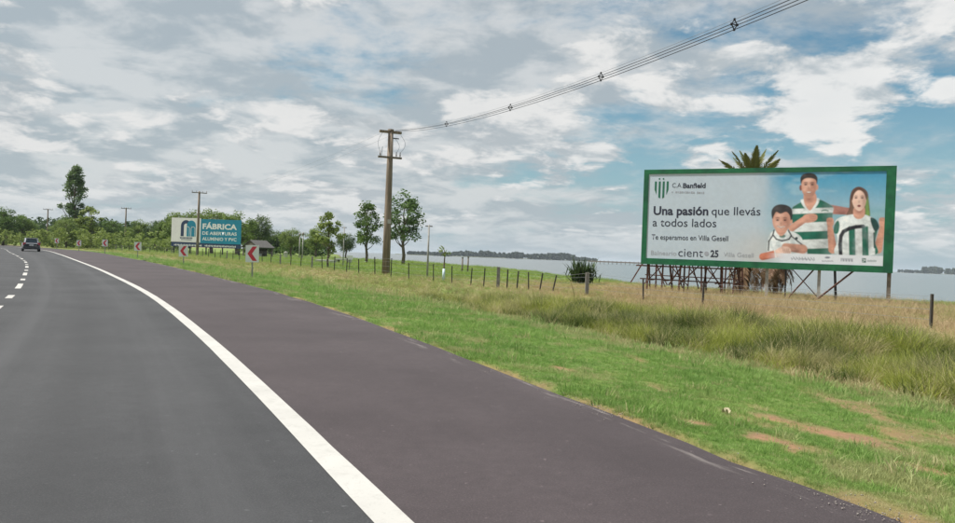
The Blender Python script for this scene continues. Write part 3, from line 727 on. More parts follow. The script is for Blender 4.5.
    for a, b in zip(xs_[:-1], xs_[1:]):
        strut((a, .30, .25), (b, .30, 1.45), .055, 'rust', 'brace'); strut((a, 1.62, 1.5), (b, 1.62, .2), .055, 'rust', 'brace'); strut((b, 1.1, .1), (a + .3, 1.1, 1.5), .05, 'rust', 'brace')
    strut((-.3, .36, .55), (5.4, .36, .50), .06, 'rust', 'rail'); strut((-.2, 1.68, .75), (5.3, 1.68, .7), .06, 'rust', 'rail'); strut((-.2, .2, 1.28), (5.3, .2, 1.26), .07, 'rust', 'rail')
    strut((-.5, .5, .28), (-.1, .4, 1.4), .06, 'rust', 'brace')
    leg(6.55, .22, zt, .15, 'grey_post'); leg(9.02, .22, zt, .15, 'grey_post'); leg(BW - .13, .2, zt, .17, 'weathered')
    leg(7.45, .3, 1.6, .08, 'dark_steel'); leg(9.62, .34, 3.2, .12, 'dark_steel', .22)
    p, q = bplace(858, 273, .4), bplace(811, 311, -.6); strut((q[0], -.6, gl(q[0], -.6) + .05), (p[0], .4, 1.6), .075, 'rust', 'brace')
    p, q = bplace(817, 271, .4), bplace(784, 310, -.3); strut((q[0], -.3, gl(q[0], -.3) + .05), (p[0], .4, 1.6), .06, 'rust', 'brace')
    p, q = bplace(790, 276, .8), bplace(822, 306, .9); strut((p[0], .8, 1.5), (q[0], .9, gl(q[0], .9) + .1), .045, 'rust', 'brace')
    strut((5.4, .9, gl(5.4, .9)), (4.9, .3, 2.4), .07, 'rust', 'brace')
    strut((.2, .24, 5.6), (BW - .2, .24, 5.6), .08, 'galv', 'rail'); strut((.2, .24, 3.2), (BW - .2, .24, 3.2), .08, 'galv', 'rail')
build_billboard()

# ------------------------------------------------------------------ the far factory billboard
def build_factory_board():
    d = 127.; p0, p1 = at(171, 245, d), at(240.5, 247.5, d - 2.5)
    ang = math.atan2(p1.y - p0.y, p1.x - p0.x); w = (Vector((p1.x, p1.y)) - Vector((p0.x, p0.y))).length
    root = empty('factory_billboard', (p0.x, p0.y, 0), ang)
    tag(root, 'distant teal and white billboard advertising a window factory behind a utility pole', 'billboard')
    z0, z1, zs = 1.28, 6.1, 2.0
    x1 = w * .425
    MB().box((w / 2, .12, (z0 + z1) / 2), (w - .1, .1, z1 - z0 - .1)).build('backing_sheet', M['galv'], root)
    wp = MB().box((x1 / 2, 0, (zs + z1) / 2 + .1), (x1, .06, z1 - zs)).build('white_panel', M['white'], root)
    tp = MB().box(((x1 + w) / 2 + .03, -.02, (zs + z1) / 2 - .02), (w - x1, .06, z1 - zs)).build('teal_panel', M['teal'], root)
    bp = MB().box((w / 2 + .05, .0, (z0 + zs) / 2), (w, .07, zs - z0 - .01)).build('address_panel', M['navy'], root)
    y = -.053
    a, b = x1 + .35, w - .75
    put_words('FÁBRICA', M['white'], (a, 4.45, b, 5.35), y, .035, tp)
    put_words('DE ABERTURAS', M['white'], (a, 3.45, b, 4.0), y, .02, tp)
    put_words('ALUMINIO Y PVC', M['white'], (a, 2.5, b, 3.05), y, .02, tp)
    y = -.034
    def arch(cx, cz, ro, ri, zb, mat, yy):
        P = [(cx - ro, zb)] + [(cx + ro * math.cos(t), cz + ro * math.sin(t)) for t in np.linspace(math.pi, 0, 13)] + [(cx + ro, zb), (cx + ri, zb)] + [(cx + ri * math.cos(t), cz + ri * math.sin(t)) for t in np.linspace(0, math.pi, 13)] + [(cx - ri, zb)]
        n_ = 13
        outer = [(cx - ro, zb)] + [(cx + ro * math.cos(t), cz + ro * math.sin(t)) for t in np.linspace(math.pi, 0, n_)] + [(cx + ro, zb)]
        inner = [(cx - ri, zb)] + [(cx + ri * math.cos(t), cz + ri * math.sin(t)) for t in np.linspace(math.pi, 0, n_)] + [(cx + ri, zb)]
        k = len(outer); m = MB(); m.add([(x, yy, z) for x, z in outer + inner], [(i, i + k, i + k + 1, i + 1) for i in range(k - 1)]); m.build('emblem', mat, wp)
    arch(x1 * .50, 4.85, .98, .40, 3.05, M['navy'], y); arch(x1 * .68, 4.95, .84, .02, 3.05, M['teal'], y - .004)
    arch(x1 * .55, 4.35, .42, .34, 3.05, M['white'], y - .008); arch(x1 * .74, 4.35, .40, .32, 3.05, M['white'], y - .012)
    m = MB()
    for k in range(10): m.box((x1 * .32 + k * .24, y, 2.78), (.17, .004, .26)); m.box((x1 * .36 + k * .2, y, 2.48), (.13, .004, .14))
    tag(m.build('small_print', M['navy'], wp), kind='stuff')
    m = MB()
    for k in range(44):
        if k in (20, 21): continue
        m.box((.7 + k * (w - 1.4) / 44, -.039, 1.55 + .02 * (k % 3)), (.15, .004, .22 + .08 * (k % 2)))
    tag(m.build('small_print', M['white'], bp), kind='stuff')
    for x in np.linspace(.4, w - .4, 5): MB().box((x, .25, 2.4), (.16, .16, 5.6)).build('leg', M['dark_steel'], root)
build_factory_board()

# ------------------------------------------------------------------ utility poles and the overhead line
def insulator(m, x, y, z, h=.24): m.lathe([(.02, z), (.02, z + .05), (.06, z + .07), (.035, z + .11), (.06, z + .14), (.03, z + .18), (.035, z + h), (.0, z + h + .01)], 8, Matrix.Translation((x, y, 0)))
def utility_pole(px, depth, h, label, near=False, ang=.45):
    x, y = spot(px, depth); z0 = gz(x, y)
    root = empty('utility_pole', (x, y, z0), ang); tag(root, label, 'utility pole', 'utility poles of the power line')
    rb, rt = (.30, .185) if near else (.22, .15)
    MB().tube([(0, 0, -.3), (0, 0, h * .35), (0, 0, h * .7), (0, 0, h)], [rb, rb * .7 + rt * .3, rb * .35 + rt * .65, rt], 14).build('pole', M['pole_concrete'], root, True)
    if near:
        MB().box((-.02, 0, h - .12), (1.62, .22, .17)).build('crossarm', M['pole_concrete'], root)
        MB().box((-.05, -.2, h - 1.98), (1.75, .12, .14)).build('crossarm', M['weathered'], root)
        MB().tube([(0, 0, h - .05), (0, 0, h + .07)], [.24, .22], 14).build('cap', M['pole_concrete'], root)
        for k, xx in enumerate((-.78, .42, .70)):
            m = MB(); insulator(m, xx, -.2, h - 1.91, .34); m.build('fuse_holder', M['insulator'], root, True)
        MB().bar((-.70, -.2, h - 1.9), (-.62, -.2, h - 1.25), .035).build('fuse_rod', M['galv'], root)
        for a, b, s in (((-.6, -.05, h - .2), (-.78, -.2, h - 1.6), -.25), ((.35, -.05, h - .6), (.42, -.2, h - 1.6), .25), ((.75, -.05, h - .3), (.70, -.2, h - 1.6), .35)):
            a, b = Vector(a), Vector(b); P = [a.lerp(b, t) + Vector((s * math.sin(math.pi * t), 0, 0)) for t in np.linspace(0, 1, 9)]
            MB().tube(P, .012, 5).build('jumper_wire', M['cable_grey'], root)
        MB().box((.05, -.26, 3.85), (.24, .02, .30)).build('number_plate', M['concrete'], root)
        MB().bar((.2, 0, h - .55), (.62, 0, h - .55), .07).build('bracket', M['dark_steel'], root)
    else:
        MB().box((0, -.18, h - .25), (2.3, .12, .13)).build('crossarm', M['weathered'], root)
        for xx in (-1.08, -.45, .45, 1.08):
            m = MB(); insulator(m, xx, -.18, h - .19, .3); m.build('insulator', M['insulator'], root, True)
    return Vector((x, y, z0 + h))
POLE_A = utility_pole(386.5, 53.6, 10.45, 'tall brown utility pole with two short crossarms near the lake', True, .38)
POLE_B = utility_pole(197.5, 118., 10.3, 'utility pole standing in front of the teal factory billboard', ang=.5)
POLE_C = utility_pole(125, 188., 10.7, 'thin distant utility pole between the tall poplar and the factory billboard', ang=.55)
POLE_D = utility_pole(47, 205., 10.4, 'thin distant utility pole left of the tall poplar', ang=.6)

def overhead_line():
    d = Vector((.330, -.944, 0)); a = POLE_A + Vector((.35, -.25, -.05)); b = a + d * 86 + Vector((0, 0, .3)); root = empty('overhead_line', (0, 0, 0))
    tag(root, 'bundled overhead power cables with spacers running from the pole over the verge', 'power line')
    sag = 3.15; side_ = Vector((d.y, -d.x, 0)) * -1
    def pt(t, off=(0, 0)): return a.lerp(b, t) + Vector((0, 0, -sag * 4 * t * (1 - t))) + side_ * off[0] + Vector((0, 0, off[1]))
    offs = [(0, .15, .005, 'cable_grey'), (-.085, .025, .010, 'cable'), (.085, .025, .010, 'cable'), (0, -.10, .010, 'cable')]
    def fade(t): return min(1, t * 14, (1 - t) * 14)
    for ox, oz, r, mt in offs:
        P = [pt(t, (ox * (.35 + .65 * fade(t)), oz * (1 if fade(t) > .99 else fade(t) * .7 + .3))) for t in np.linspace(0, 1, 90)]
        MB().tube(P, r, 6).build('cable', M[mt], root)
    for t in (.15, .262, .356, .434, .51, .59, .67, .76, .85):
        m = MB(); c = [pt(t, (ox, oz)) for ox, oz, _, _ in offs]
        for i, j in ((0, 1), (0, 2), (1, 3), (2, 3), (1, 2)): m.bar(c[i], c[j], .020)
        for q in c: m.box(q, (.045, .045, .055))
        m.build('spacer', M['dark_steel'], root)
    for A, B, k in ((POLE_A, POLE_B, 0), (POLE_B, POLE_C, 1), (POLE_C, POLE_D, 2)):
        for o in (-.45, .45):
            s_ = (B - A).normalized(); sd = Vector((s_.y, -s_.x, 0)) * o
            MB().tube([A.lerp(B, t) + sd + Vector((0, 0, -.12 - 1.1 * 4 * t * (1 - t))) for t in np.linspace(0, 1, 24)], .006, 4).build('far_wire', M['cable_grey'], root)
overhead_line()

def thin_pole(px, depth, top_py, label, arm, name='lamp_post', r=.055):
    x, y = spot(px, depth); z0 = gz(x, y); top = at(px, top_py, depth).z
    root = empty(name, (x, y, z0)); tag(root, label, 'pole' if name != 'lamp_post' else 'lamp post')
    MB().tube([(0, 0, -.2), (0, 0, top - z0)], [r, r * .75], 8).build('shaft', M['grey_post'], root, True)
    if arm == 'lantern':
        MB().lathe([(.05, top - z0), (.17, top - z0 + .08), (.20, top - z0 + .35), (.05, top - z0 + .48)], 10).build('lantern', M['insulator'], root, True)
    else: MB().box((0, 0, top - z0 - .1), (.5, .06, .07)).build('crossarm', M['weathered'], root)
thin_pole(299.5, 118, 236, 'left one of the paired grey park lamp posts on the lawn', 'lantern', r=.10); thin_pole(302.6, 116, 235.5, 'right one of the paired grey park lamp posts on the lawn', 'lantern', r=.10)
thin_pole(343.5, 75, 226.5, 'slim grey pole beside the light green young tree', 'bar', 'slim_pole', .07)
thin_pole(428, 52, 224.8, 'slim grey pole standing alone at the lake edge', 'bar', 'slim_pole', .075)

# ------------------------------------------------------------------ chevron signs along the curve
def chevron_sign(px, depth, zc, label, w=.68, h=.90):
    x, y = spot(px, depth); z0 = gz(x, y); rz = math.atan2(-x, y) * .55 + random.uniform(-.06, .06)
    root = empty('chevron_sign', (x, y, z0), rz); root.rotation_euler = (0, random.uniform(-.03, .03), rz)
    tag(root, label, 'road sign', 'red chevron signs along the outside of the curve'); c = zc - z0
    MB().bar((0, .045, -.3), (0, .045, c + h * .45), .075, .05).build('post', M['grey_post'], root)
    pn = MB().box((0, 0, c), (w, .018, h)).build('panel', M['white'], root)
    def P(u, v): return (u * w, c + v * h)
    m = MB(); t, b = .42, -.42
    m.add([(*((lambda q: (q[0], -.0125, q[1]))(P(u, v))),) for u, v in ((.02, t), (.36, t), (-.02, 0), (.36, b), (.02, b), (-.36, 0))], [(0, 5, 2, 1), (5, 4, 3, 2)])
    m.build('chevron', M['red'], pn)
for a in ((253, 39, 1.16, 'nearest red chevron sign, on a grey post at the grass edge'),
          (184, 58, 1.04, 'red chevron sign below the white half of the factory billboard'),
          (138, 77, 1.20, 'red chevron sign just right of the thin pole, left of the factory billboard'),
          (105, 97, 1.42, 'red chevron sign just left of the thin pole, right of the poplar'),
          (79, 116, 1.25, 'small red chevron sign directly below the tall poplar'),
          (57, 136, 1.50, 'tiny red chevron sign just right of the grey car'),
          (6.5, 185, 1.75, 'farthest chevron sign, at the left end of the curve')): chevron_sign(*a)

# ------------------------------------------------------------------ wire fence
def build_fence():
    root = empty('wire_fence', (0, 0, 0)); tag(root, 'wire fence with thin leaning wooden posts along the grass verge', 'fence')
    tops = []
    def post(px, depth, top_py, lean, thick, mat):
        x, y = spot(px, depth); z0 = gz(x, y); t = at(px, top_py, depth).z
        MB().bar((x, y, z0 - .3), (x + lean, y, t), thick).build('post', M[mat], root); tops.append((x, y, z0, t - z0, lean))
    near = [(933, 20.8, 294, 0, .065, 'fence_wood'), (704, 27.6, 283, .02, .07, 'fence_wood'), (645, 30.5, 279, -.05, .06, 'fence_wood'), (588, 34, 272.5, 0, .16, 'fence_grey'), (552.5, 35.5, 275, .22, .065, 'fence_wood'), (540, 36.2, 273, .16, .065, 'fence_wood'), (530, 36.8, 272, -.05, .06, 'fence_wood'), (517.5, 37.6, 271, .08, .07, 'fence_wood'),
            (508, 38.2, 269.5, .02, .07, 'fence_wood'), (499, 38.8, 267, 0, .17, 'fence_grey'), (484.5, 40, 268, .05, .065, 'fence_wood'), (471.5, 41.2, 268, .06, .065, 'fence_wood'), (453, 42.8, 266, -.03, .06, 'fence_wood'), (434.5, 44.5, 264, -.04, .06, 'fence_wood')]
    for a in near: post(*a)
    y = 47.0
    while y < 168:
        x = float(x_sh(y)) + 14.6; px = project(x, y, .5)[0]
        big = int(y) % 4 == 0
        h = 1.15 + random.uniform(-.15, .15); z0 = gz(x, y)
        MB().bar((x, y, z0 - .3), (x + random.uniform(-.08, .08), y, z0 + h), .12 if big else .065).build('post', M['fence_grey' if big else 'fence_wood'], root)
        tops.append((x, y, z0, h, 0)); y += 1.9 + y * .012 + random.uniform(-.3, .3)
    for k in (.3, .55, .8, .95):
        m = MB()
        P = [(x + l * k, y_, z + h * k + random.uniform(-.02, .02)) for x, y_, z, h, l in tops]
        m.tube(P, .006, 4); m.build('wire', M['galv'], root)
build_fence()
for px, py, lab in ((462.5, 257.5, 'left of two thin posts standing by the water'), (468.2, 257, 'right of two thin posts standing by the water')):
    x, y = spot(px, 72); z0 = gz(x, y); root = empty('mooring_post', (x, y, z0)); tag(root, lab, 'post', 'posts by the water')
    t = at(px, py, 72).z - z0; MB().tube([(0, 0, -.4), (.02, 0, t)], [.085, .07], 8).build('post', M['weathered'], root, True); MB().box((.02, 0, t), (.2, .2, .05)).build('cap', M['weathered'], root)

# ------------------------------------------------------------------ car
def build_car():
    k_ = 1.09
    px, d = 31.0, 95.
    x, y = spot(px, d); root = empty('hatchback_car', (x, y, .004), .575)
    tag(root, 'grey hatchback driving away on the left bend, seen from behind', 'car')
    root.scale = (k_, k_, k_)
    paint = NT('dark_car_paint'); paint.color((.20, .21, .235)); paint.set(Roughness=.32, Metallic=0.); paint.p.inputs['Coat Weight'].default_value = .6
    glass = NT('tinted_glass'); glass.color((.012, .022, .028)); glass.set(Roughness=.06); glass.p.inputs['Specular IOR Level'].default_value = .7
    lamp = NT('red_lamp_lens'); lamp.color((.42, .02, .03)); lamp.set(Roughness=.2)
    tyre = simple('tyre_rubber', (.018, .018, .018), .85); rim = simple('alloy_rim', (.35, .35, .36), .35, .7)
    def ring(yy, hw, z0, z1, r=.16, tum=0.):
        P = []
        for sx, sz in ((1, -1), (1, 1), (-1, 1), (-1, -1)):
            cx, cz = sx * (hw - r), (z1 - r if sz > 0 else z0 + r)
            a0 = {(1, -1): -90, (1, 1): 0, (-1, 1): 90, (-1, -1): 180}[(sx, sz)]
            for k in range(5):
                a = math.radians(a0 + k * 22.5); zz = cz + r * math.sin(a); xx = cx + r * math.cos(a)
                P.append((xx * (1 - tum * max(0, (zz - z0)) / max(.01, z1 - z0)), yy, zz))
        return P
    def loft(secs, mat, name, parent):
        n_ = len(secs[0]); m = MB(); fs = [(i * n_ + k, i * n_ + (k + 1) % n_, (i + 1) * n_ + (k + 1) % n_, (i + 1) * n_ + k) for i in range(len(secs) - 1) for k in range(n_)]
        fs += [tuple(range(n_)), tuple(reversed(range((len(secs) - 1) * n_, len(secs) * n_)))]
        return m.add([p for s in secs for p in s], fs).build(name, mat, parent, True)
    body = loft([ring(-2.12, .74, .42, .86), ring(-2.06, .84, .34, .98), ring(-1.8, .90, .28, 1.02), ring(-.8, .93, .25, 1.03), ring(.4, .93, .25, 1.00), ring(1.2, .92, .25, .97), ring(1.85, .88, .28, .88), ring(2.15, .76, .36, .74)], paint.m, 'body', root)
    cabin = loft([ring(-2.0, .72, .9, 1.04, .06, .05), ring(-1.72, .78, .9, 1.42, .1, .16), ring(-1.5, .80, .9, 1.53, .12, .2), ring(-.6, .82, .9, 1.57, .12, .2), ring(.2, .82, .9, 1.53, .12, .2), ring(.62, .80, .9, 1.36, .1, .16), ring(1.25, .74, .9, .99, .04, .03)], paint.m, 'cabin', root)
    # rear window lies on the sloping tailgate
    MB().add([(-.60, -2.0, 1.06), (.60, -2.0, 1.06), (.52, -1.735, 1.43), (-.52, -1.735, 1.43), (-.60, -1.95, 1.05), (.60, -1.95, 1.05)], [(0, 1, 2, 3), (1, 0, 4, 5)]).build('rear_window', glass.m, root)
    MB().add([(-.62, 1.2, 1.02), (.62, 1.2, 1.02), (.56, .66, 1.38), (-.56, .66, 1.38)], [(0, 1, 2, 3)]).build('windscreen', glass.m, root)
    for s in (-1, 1):
        MB().add([(s * .80, -1.55, 1.06), (s * .815, .6, 1.05), (s * .70, .28, 1.44), (s * .675, -1.4, 1.45)], [(0, 1, 2, 3)]).build('side_window', glass.m, root)
        MB().box((s * .72, -2.03, .88), (.30, .16, .30)).build('tail_light', lamp.m, root)
        MB().box((s * .98, .55, 1.08), (.18, .10, .14)).build('door_mirror', paint.m, root)
        for yy in (-1.32, 1.32):
            R = Matrix.Translation((s * .82, yy, .32)) @ Matrix.Rotation(math.pi / 2, 4, 'Y')
            w = MB().lathe([(.0, -.10), (.27, -.10), (.32, -.07), (.32, .07), (.27, .10), (.0, .10)], 20, R).build('wheel', tyre, root, True)
            MB().lathe([(.0, -.112), (.19, -.112), (.2, -.09), (.2, .09), (.19, .112), (.0, .112)], 16, R).build('rim', rim, w, True)
    MB().box((0, -2.12, .50), (1.62, .14, .24)).build('rear_bumper', simple('grey_bumper', (.055, .055, .06), .6), root)
    MB().box((0, -2.145, .74), (.44, .02, .13)).build('number_plate', M['white'], root)
    MB().box((0, -2.08, .90), (1.0, .06, .05)).build('tailgate_trim', M['galv'], root)
    MB().box((0, -1.62, 1.56), (1.1, .26, .04)).build('roof_spoiler', paint.m, root)
build_car()

# ------------------------------------------------------------------ trees
M['leaf_mid'] = leafmat('leaf_mid_green', (.090, .150, .032), (.185, .26, .062), nscale=2.6, trans=.42)
M['leaf_light'] = leafmat('leaf_light_green', (.145, .205, .046), (.27, .33, .095), nscale=2.6, trans=.42)
M['leaf_dark'] = leafmat('leaf_dark_green', (.045, .082, .027), (.105, .158, .046), nscale=2.6, trans=.4)
M['leaf_poplar'] = leafmat('leaf_poplar', (.075, .135, .045), (.150, .23, .075), nscale=3., trans=.42)
def leaf_cards(ctr, rad, n_per, size, rg, flat=.85):
    """diamond leaves spread through spheres (centres, radii)"""
    c = np.repeat(ctr, n_per, 0); r = np.repeat(rad, n_per)
    d = rg.normal(size=c.shape); d /= np.linalg.norm(d, axis=1)[:, None]
    p = c + d * (r * rg.random(len(r)) ** .5)[:, None] * np.array([1, 1, flat])
    a = rg.normal(size=p.shape); a[:, 2] *= .7; a /= np.linalg.norm(a, axis=1)[:, None]
    b = np.cross(a, rg.normal(size=p.shape)); b /= np.linalg.norm(b, axis=1)[:, None]
    s = size * (.6 + .8 * rg.random(len(p)))[:, None]
    V = np.stack([p - a * s, p + b * s * .5, p + a * s, p - b * s * .5], 1).reshape(-1, 3)
    return V, np.arange(len(V)).reshape(-1, 4)
def make_tree(kind, seed, leaf):
    """tree of height 1: returns trunk mesh, crown mesh"""
    rg = np.random.default_rng(seed); cs, rs = [], []
    if kind == 'poplar':
        for k in range(95):
            t = rg.random(); z = .10 + .88 * t; e = .150 * (math.sin(math.pi * min(1, .08 + t * .88)) ** .75) * (1 - .15 * t)
            a = rg.random() * 6.28; q = e * (.35 + .75 * rg.random()); cs.append((q * math.cos(a), q * math.sin(a), z)); rs.append(.036 + .035 * rg.random())
        npl, sz = 110, .0115
    elif kind == 'gum':
        for k in range(44):
            t = rg.random(); z = .34 + .62 * t; e = .20 * math.sin(math.pi * min(1, .25 + t * .72)) ** .8
            a = rg.random() * 6.28; q = e * math.sqrt(rg.random()); cs.append((q * math.cos(a), q * math.sin(a), z)); rs.append(.055 + .055 * rg.random())
        npl, sz = 70, .017
    elif kind == 'sparse':
        for k in range(26):
            t = rg.random(); z = .28 + .70 * t; e = .30 * (1 - t) ** .6 + .05
            a = rg.random() * 6.28; q = e * math.sqrt(rg.random()); cs.append((q * math.cos(a), q * math.sin(a), z)); rs.append(.05 + .05 * rg.random())
        npl, sz = 80, .024
    elif kind == 'shrub':
        for k in range(26):
            a = rg.random() * 6.28; q = .5 * math.sqrt(rg.random()); z = .18 + .62 * rg.random() * (1 - q * .9); cs.append((q * math.cos(a), q * math.sin(a), z)); rs.append(.12 + .08 * rg.random())
        npl, sz = 60, .035
    else:
        for k in range(44):
            d = rg.normal(size=3); d /= np.linalg.norm(d); q = rg.random() ** .45
            z = .60 + .33 * d[2] * q; cs.append((.34 * d[0] * q, .34 * d[1] * q, max(.2, z))); rs.append(.085 + .075 * rg.random())
        npl, sz = (125, .018) if kind == 'broad' else (150, .018)
    cs, rs = np.array(cs), np.array(rs)
    V, Q = leaf_cards(cs, rs, npl, sz, rg); crown = np_mesh('crown', V, Q, leaf)
    m = MB(); tr = .018 if kind in ('poplar', 'gum', 'sparse') else .026
    lean = [(0, 0, -.03)] + [(.012 * math.sin(k * 1.7 + seed), .012 * math.cos(k * 2.3 + seed), k / 6 * .82) for k in range(1, 7)]
    m.tube(lean, [tr * (1.25 - k * .17) for k in range(7)], 7)
    for k in rg.choice(len(cs), min(14, len(cs)), replace=False):
        z = max(.12, cs[k][2] * .62 - .02); b = Vector((0.008, 0.004, z)); e = Vector(cs[k]); mid = b.lerp(e, .5) + Vector((0, 0, -.02)) 
        m.tube([b, mid, e], [tr * .42, tr * .28, tr * .1], 5)
    return m.mesh('trunk', M['bark'], True), crown
TV = {}
for i, (k, kind, leaf) in enumerate((('broad1', 'broad', 'leaf_mid'), ('broad2', 'broad', 'leaf_light'), ('dense1', 'dense', 'leaf_dark'), ('broad3', 'broad', 'leaf_mid'), ('poplar', 'poplar', 'leaf_poplar'),
                                    ('gum1', 'gum', 'leaf_poplar'), ('gum2', 'gum', 'leaf_mid'), ('sparse', 'sparse', 'leaf_light'), ('shrub1', 'shrub', 'leaf_light'), ('shrub2', 'shrub', 'leaf_mid'), ('sparse2', 'sparse', 'leaf_light'))):
    TV[k] = make_tree(kind, 40 + i, M[leaf])
def tree(kind, px, depth, top_py, wide, label, name='broadleaf_tree', cat='tree', group=None, base=None):
    x, y = spot(px, depth); z0 = gz(x, y); h = at(px, top_py, depth).z - z0
    root = empty(name, (x, y, z0), random.uniform(0, 6.28)); tag(root, label, cat, group); root.scale = (h * wide, h * wide, h)
    link_mesh('trunk', TV[kind][0], root); link_mesh('crown', TV[kind][1], root)
    return root
G1, G2 = 'trees along the bend on the left', 'trees on the lakeside lawn'
for a in (('poplar', 73.5, 190, 166.5, 1.0, 'tall narrow poplar rising above the tree line', 'poplar_tree', 'tree', G1),
          ('broad1', 3, 165, 206, 1.15, 'large rounded green tree at the left end of the tree line', 'broadleaf_tree', 'tree', G1),
          ('broad3', 22, 185, 213, 1.1, 'green tree right beside the largest tree at the left end', 'broadleaf_tree', 'tree', G1),
          ('broad2', 66, 172, 217, 1.3, 'olive green bushy tree directly below the tall poplar', 'broadleaf_tree', 'tree', G1),
          ('sparse2', 90, 165, 205, 1.15, 'pale loose tree with upright shoots just right of the poplar', 'broadleaf_tree', 'tree', G1),
          ('broad3', 113, 195, 219, 1.1, 'mid green tree just left of the thin middle pole', 'broadleaf_tree', 'tree', G1),
          ('broad1', 139, 185, 219, 1.1, 'mid green tree just right of the thin middle pole', 'broadleaf_tree', 'tree', G1),
          ('dense1', 155, 180, 219, .9, 'dark tree left of the factory billboard', 'broadleaf_tree', 'tree', G1),
          ('broad3', 167, 165, 214, .9, 'green tree touching the left edge of the factory billboard', 'broadleaf_tree', 'tree', G1),
          ('broad2', 186, 150, 208.5, 1.35, 'light green tree above the white half of the factory billboard', 'broadleaf_tree', 'tree', G1),
          ('broad2', 212, 150, 207.5, 1.35, 'light green tree above the lettering of the factory billboard', 'broadleaf_tree', 'tree', G1),
          ('broad1', 237, 145, 210.5, 1.35, 'green tree behind the right edge of the factory billboard', 'broadleaf_tree', 'tree', G1),
          ('dense1', 256, 165, 213, 1.0, 'large dark dense tree behind the small shelter', 'broadleaf_tree', 'tree', G2),
          ('dense1', 272, 190, 229, 1.5, 'low dark tree right of the small shelter', 'broadleaf_tree', 'tree', G2),
          ('broad2', 291, 150, 227, 1.0, 'small rounded green tree left of the paired lamp posts', 'broadleaf_tree', 'tree', G2),
          ('broad1', 316, 160, 226, 1.2, 'rounded green tree right of the paired lamp posts', 'broadleaf_tree', 'tree', G2),
          ('sparse', 328.5, 68, 213, .95, 'airy light green young tree on the lawn by the slim pole', 'young_tree', 'tree', G2),
          ('dense1', 346, 150, 232, 1.1, 'dark round tree behind the slim pole near the lake', 'broadleaf_tree', 'tree', G2),
          ('gum2', 366.5, 105, 202.5, 1.15, 'slender tree with open crown left of the tall brown utility pole', 'slender_tree', 'tree', G2),
          ('gum1', 403, 100, 190.5, 1.15, 'taller slender tree with open crown right of the tall brown utility pole', 'slender_tree', 'tree', G2)):
    tree(*a)
def wood(name, pxs, d0, d1, hgt, n_, leaf, size, seed, label, ylim=None):
    rg = np.random.default_rng(seed); cs, rs = [], []
    for k in range(n_):
        px = rg.uniform(*pxs); d = rg.uniform(d0, d1); x, y = spot(px, d); h = hgt * (.6 + .55 * float(fbm(px * .12, 0., seed)))
        z = gz(x, y) if d < 500 else 0.
        for j in range(5):
            t = rg.random(); cs.append((x + rg.normal() * hgt * .14, y + rg.normal() * hgt * .14, z + h * (.12 + .83 * t))); rs.append(h * (.10 + .13 * (1 - abs(t - .45))))
    V, Q = leaf_cards(np.array(cs), np.array(rs), 26, size, rg)
    tag(link_mesh(name, np_mesh(name, V, Q, leaf)), label, None, None, 'stuff')
wood('background_wood', (-40, 190), 215, 270, 9.6, 210, M['leaf_dark'], .45, 3, 'dark band of trees behind the bend')
wood('hedge', (-30, 182), 150, 200, 4.2, 140, M['leaf_light'], .28, 4, 'scrubby hedge below the tree line on the left')
wood('hedge', (243, 325), 185, 215, 5.6, 70, M['leaf_mid'], .35, 6, 'dark hedge behind the lakeside lawn')

# ------------------------------------------------------------------ far shore of the lake
M['far_leaf'] = leafmat('far_leaf', (.035, .055, .030), (.060, .085, .045), nscale=.05, trans=.1)
def far_shore():
    m = MB()
    for px0, px1, d0, d1 in ((395, 612, 1500, 2050), (893, 1120, 2300, 1900)):
        P = [spot(px, d0 + (d1 - d0) * t) for t, px in zip(np.linspace(0, 1, 12), np.linspace(px0, px1, 12))]
        n_ = len(P); vs = []
        for x, y in P: vs += [(x, y, LAKE_Z - .5), (x * 1.004, y * 1.004, .3), (x * 1.12, y * 1.12, .5)]
        m.add(vs, [(i * 3 + k, (i + 1) * 3 + k, (i + 1) * 3 + k + 1, i * 3 + k + 1) for i in range(n_ - 1) for k in range(2)])
    tag(m.build('far_shore', simple('far_shore_land', (.11, .12, .07), .9, 0, .3, .05)), kind='structure')
far_shore()
wood('far_shore_wood', (408, 455), 1580, 1700, 7, 60, M['far_leaf'], 2.6, 11, 'low trees on the far shore')
wood('far_shore_wood', (453, 575), 1760, 1960, 15.5, 190, M['far_leaf'], 3.0, 12, 'dark wood along the far shore of the lake')
wood('far_shore_wood', (570, 596), 1960, 2020, 9, 40, M['far_leaf'], 2.6, 13, 'low tip of the far wood beside the billboard')
wood('far_shore_wood', (922, 1120), 2060, 2240, 19, 190, M['far_leaf'], 3.2, 14, 'dark wood on the far shore right of the billboard')
wood('far_shore_wood', (897, 930), 2220, 2290, 8, 40, M['far_leaf'], 2.6, 15, 'thin line of trees at the right far shore')
def jetty():
    a, b = spot(588, 560), spot(700, 500); root = empty('footbridge', (a[0], a[1], LAKE_Z)); tag(root, 'long low footbridge on posts far out on the lake', 'footbridge')
    w = Vector((b[0] - a[0], b[1] - a[1], 0)); MB().bar((0, 0, 1.75), w + Vector((0, 0, 1.75)), .3, .9).build('deck', M['weathered'], root)
    for k in range(26): p = w * (k / 25.); MB().bar(p + Vector((0, 0, -1)), p + Vector((0, 0, 2.6)), .32).build('post', M['weathered'], root)
jetty()

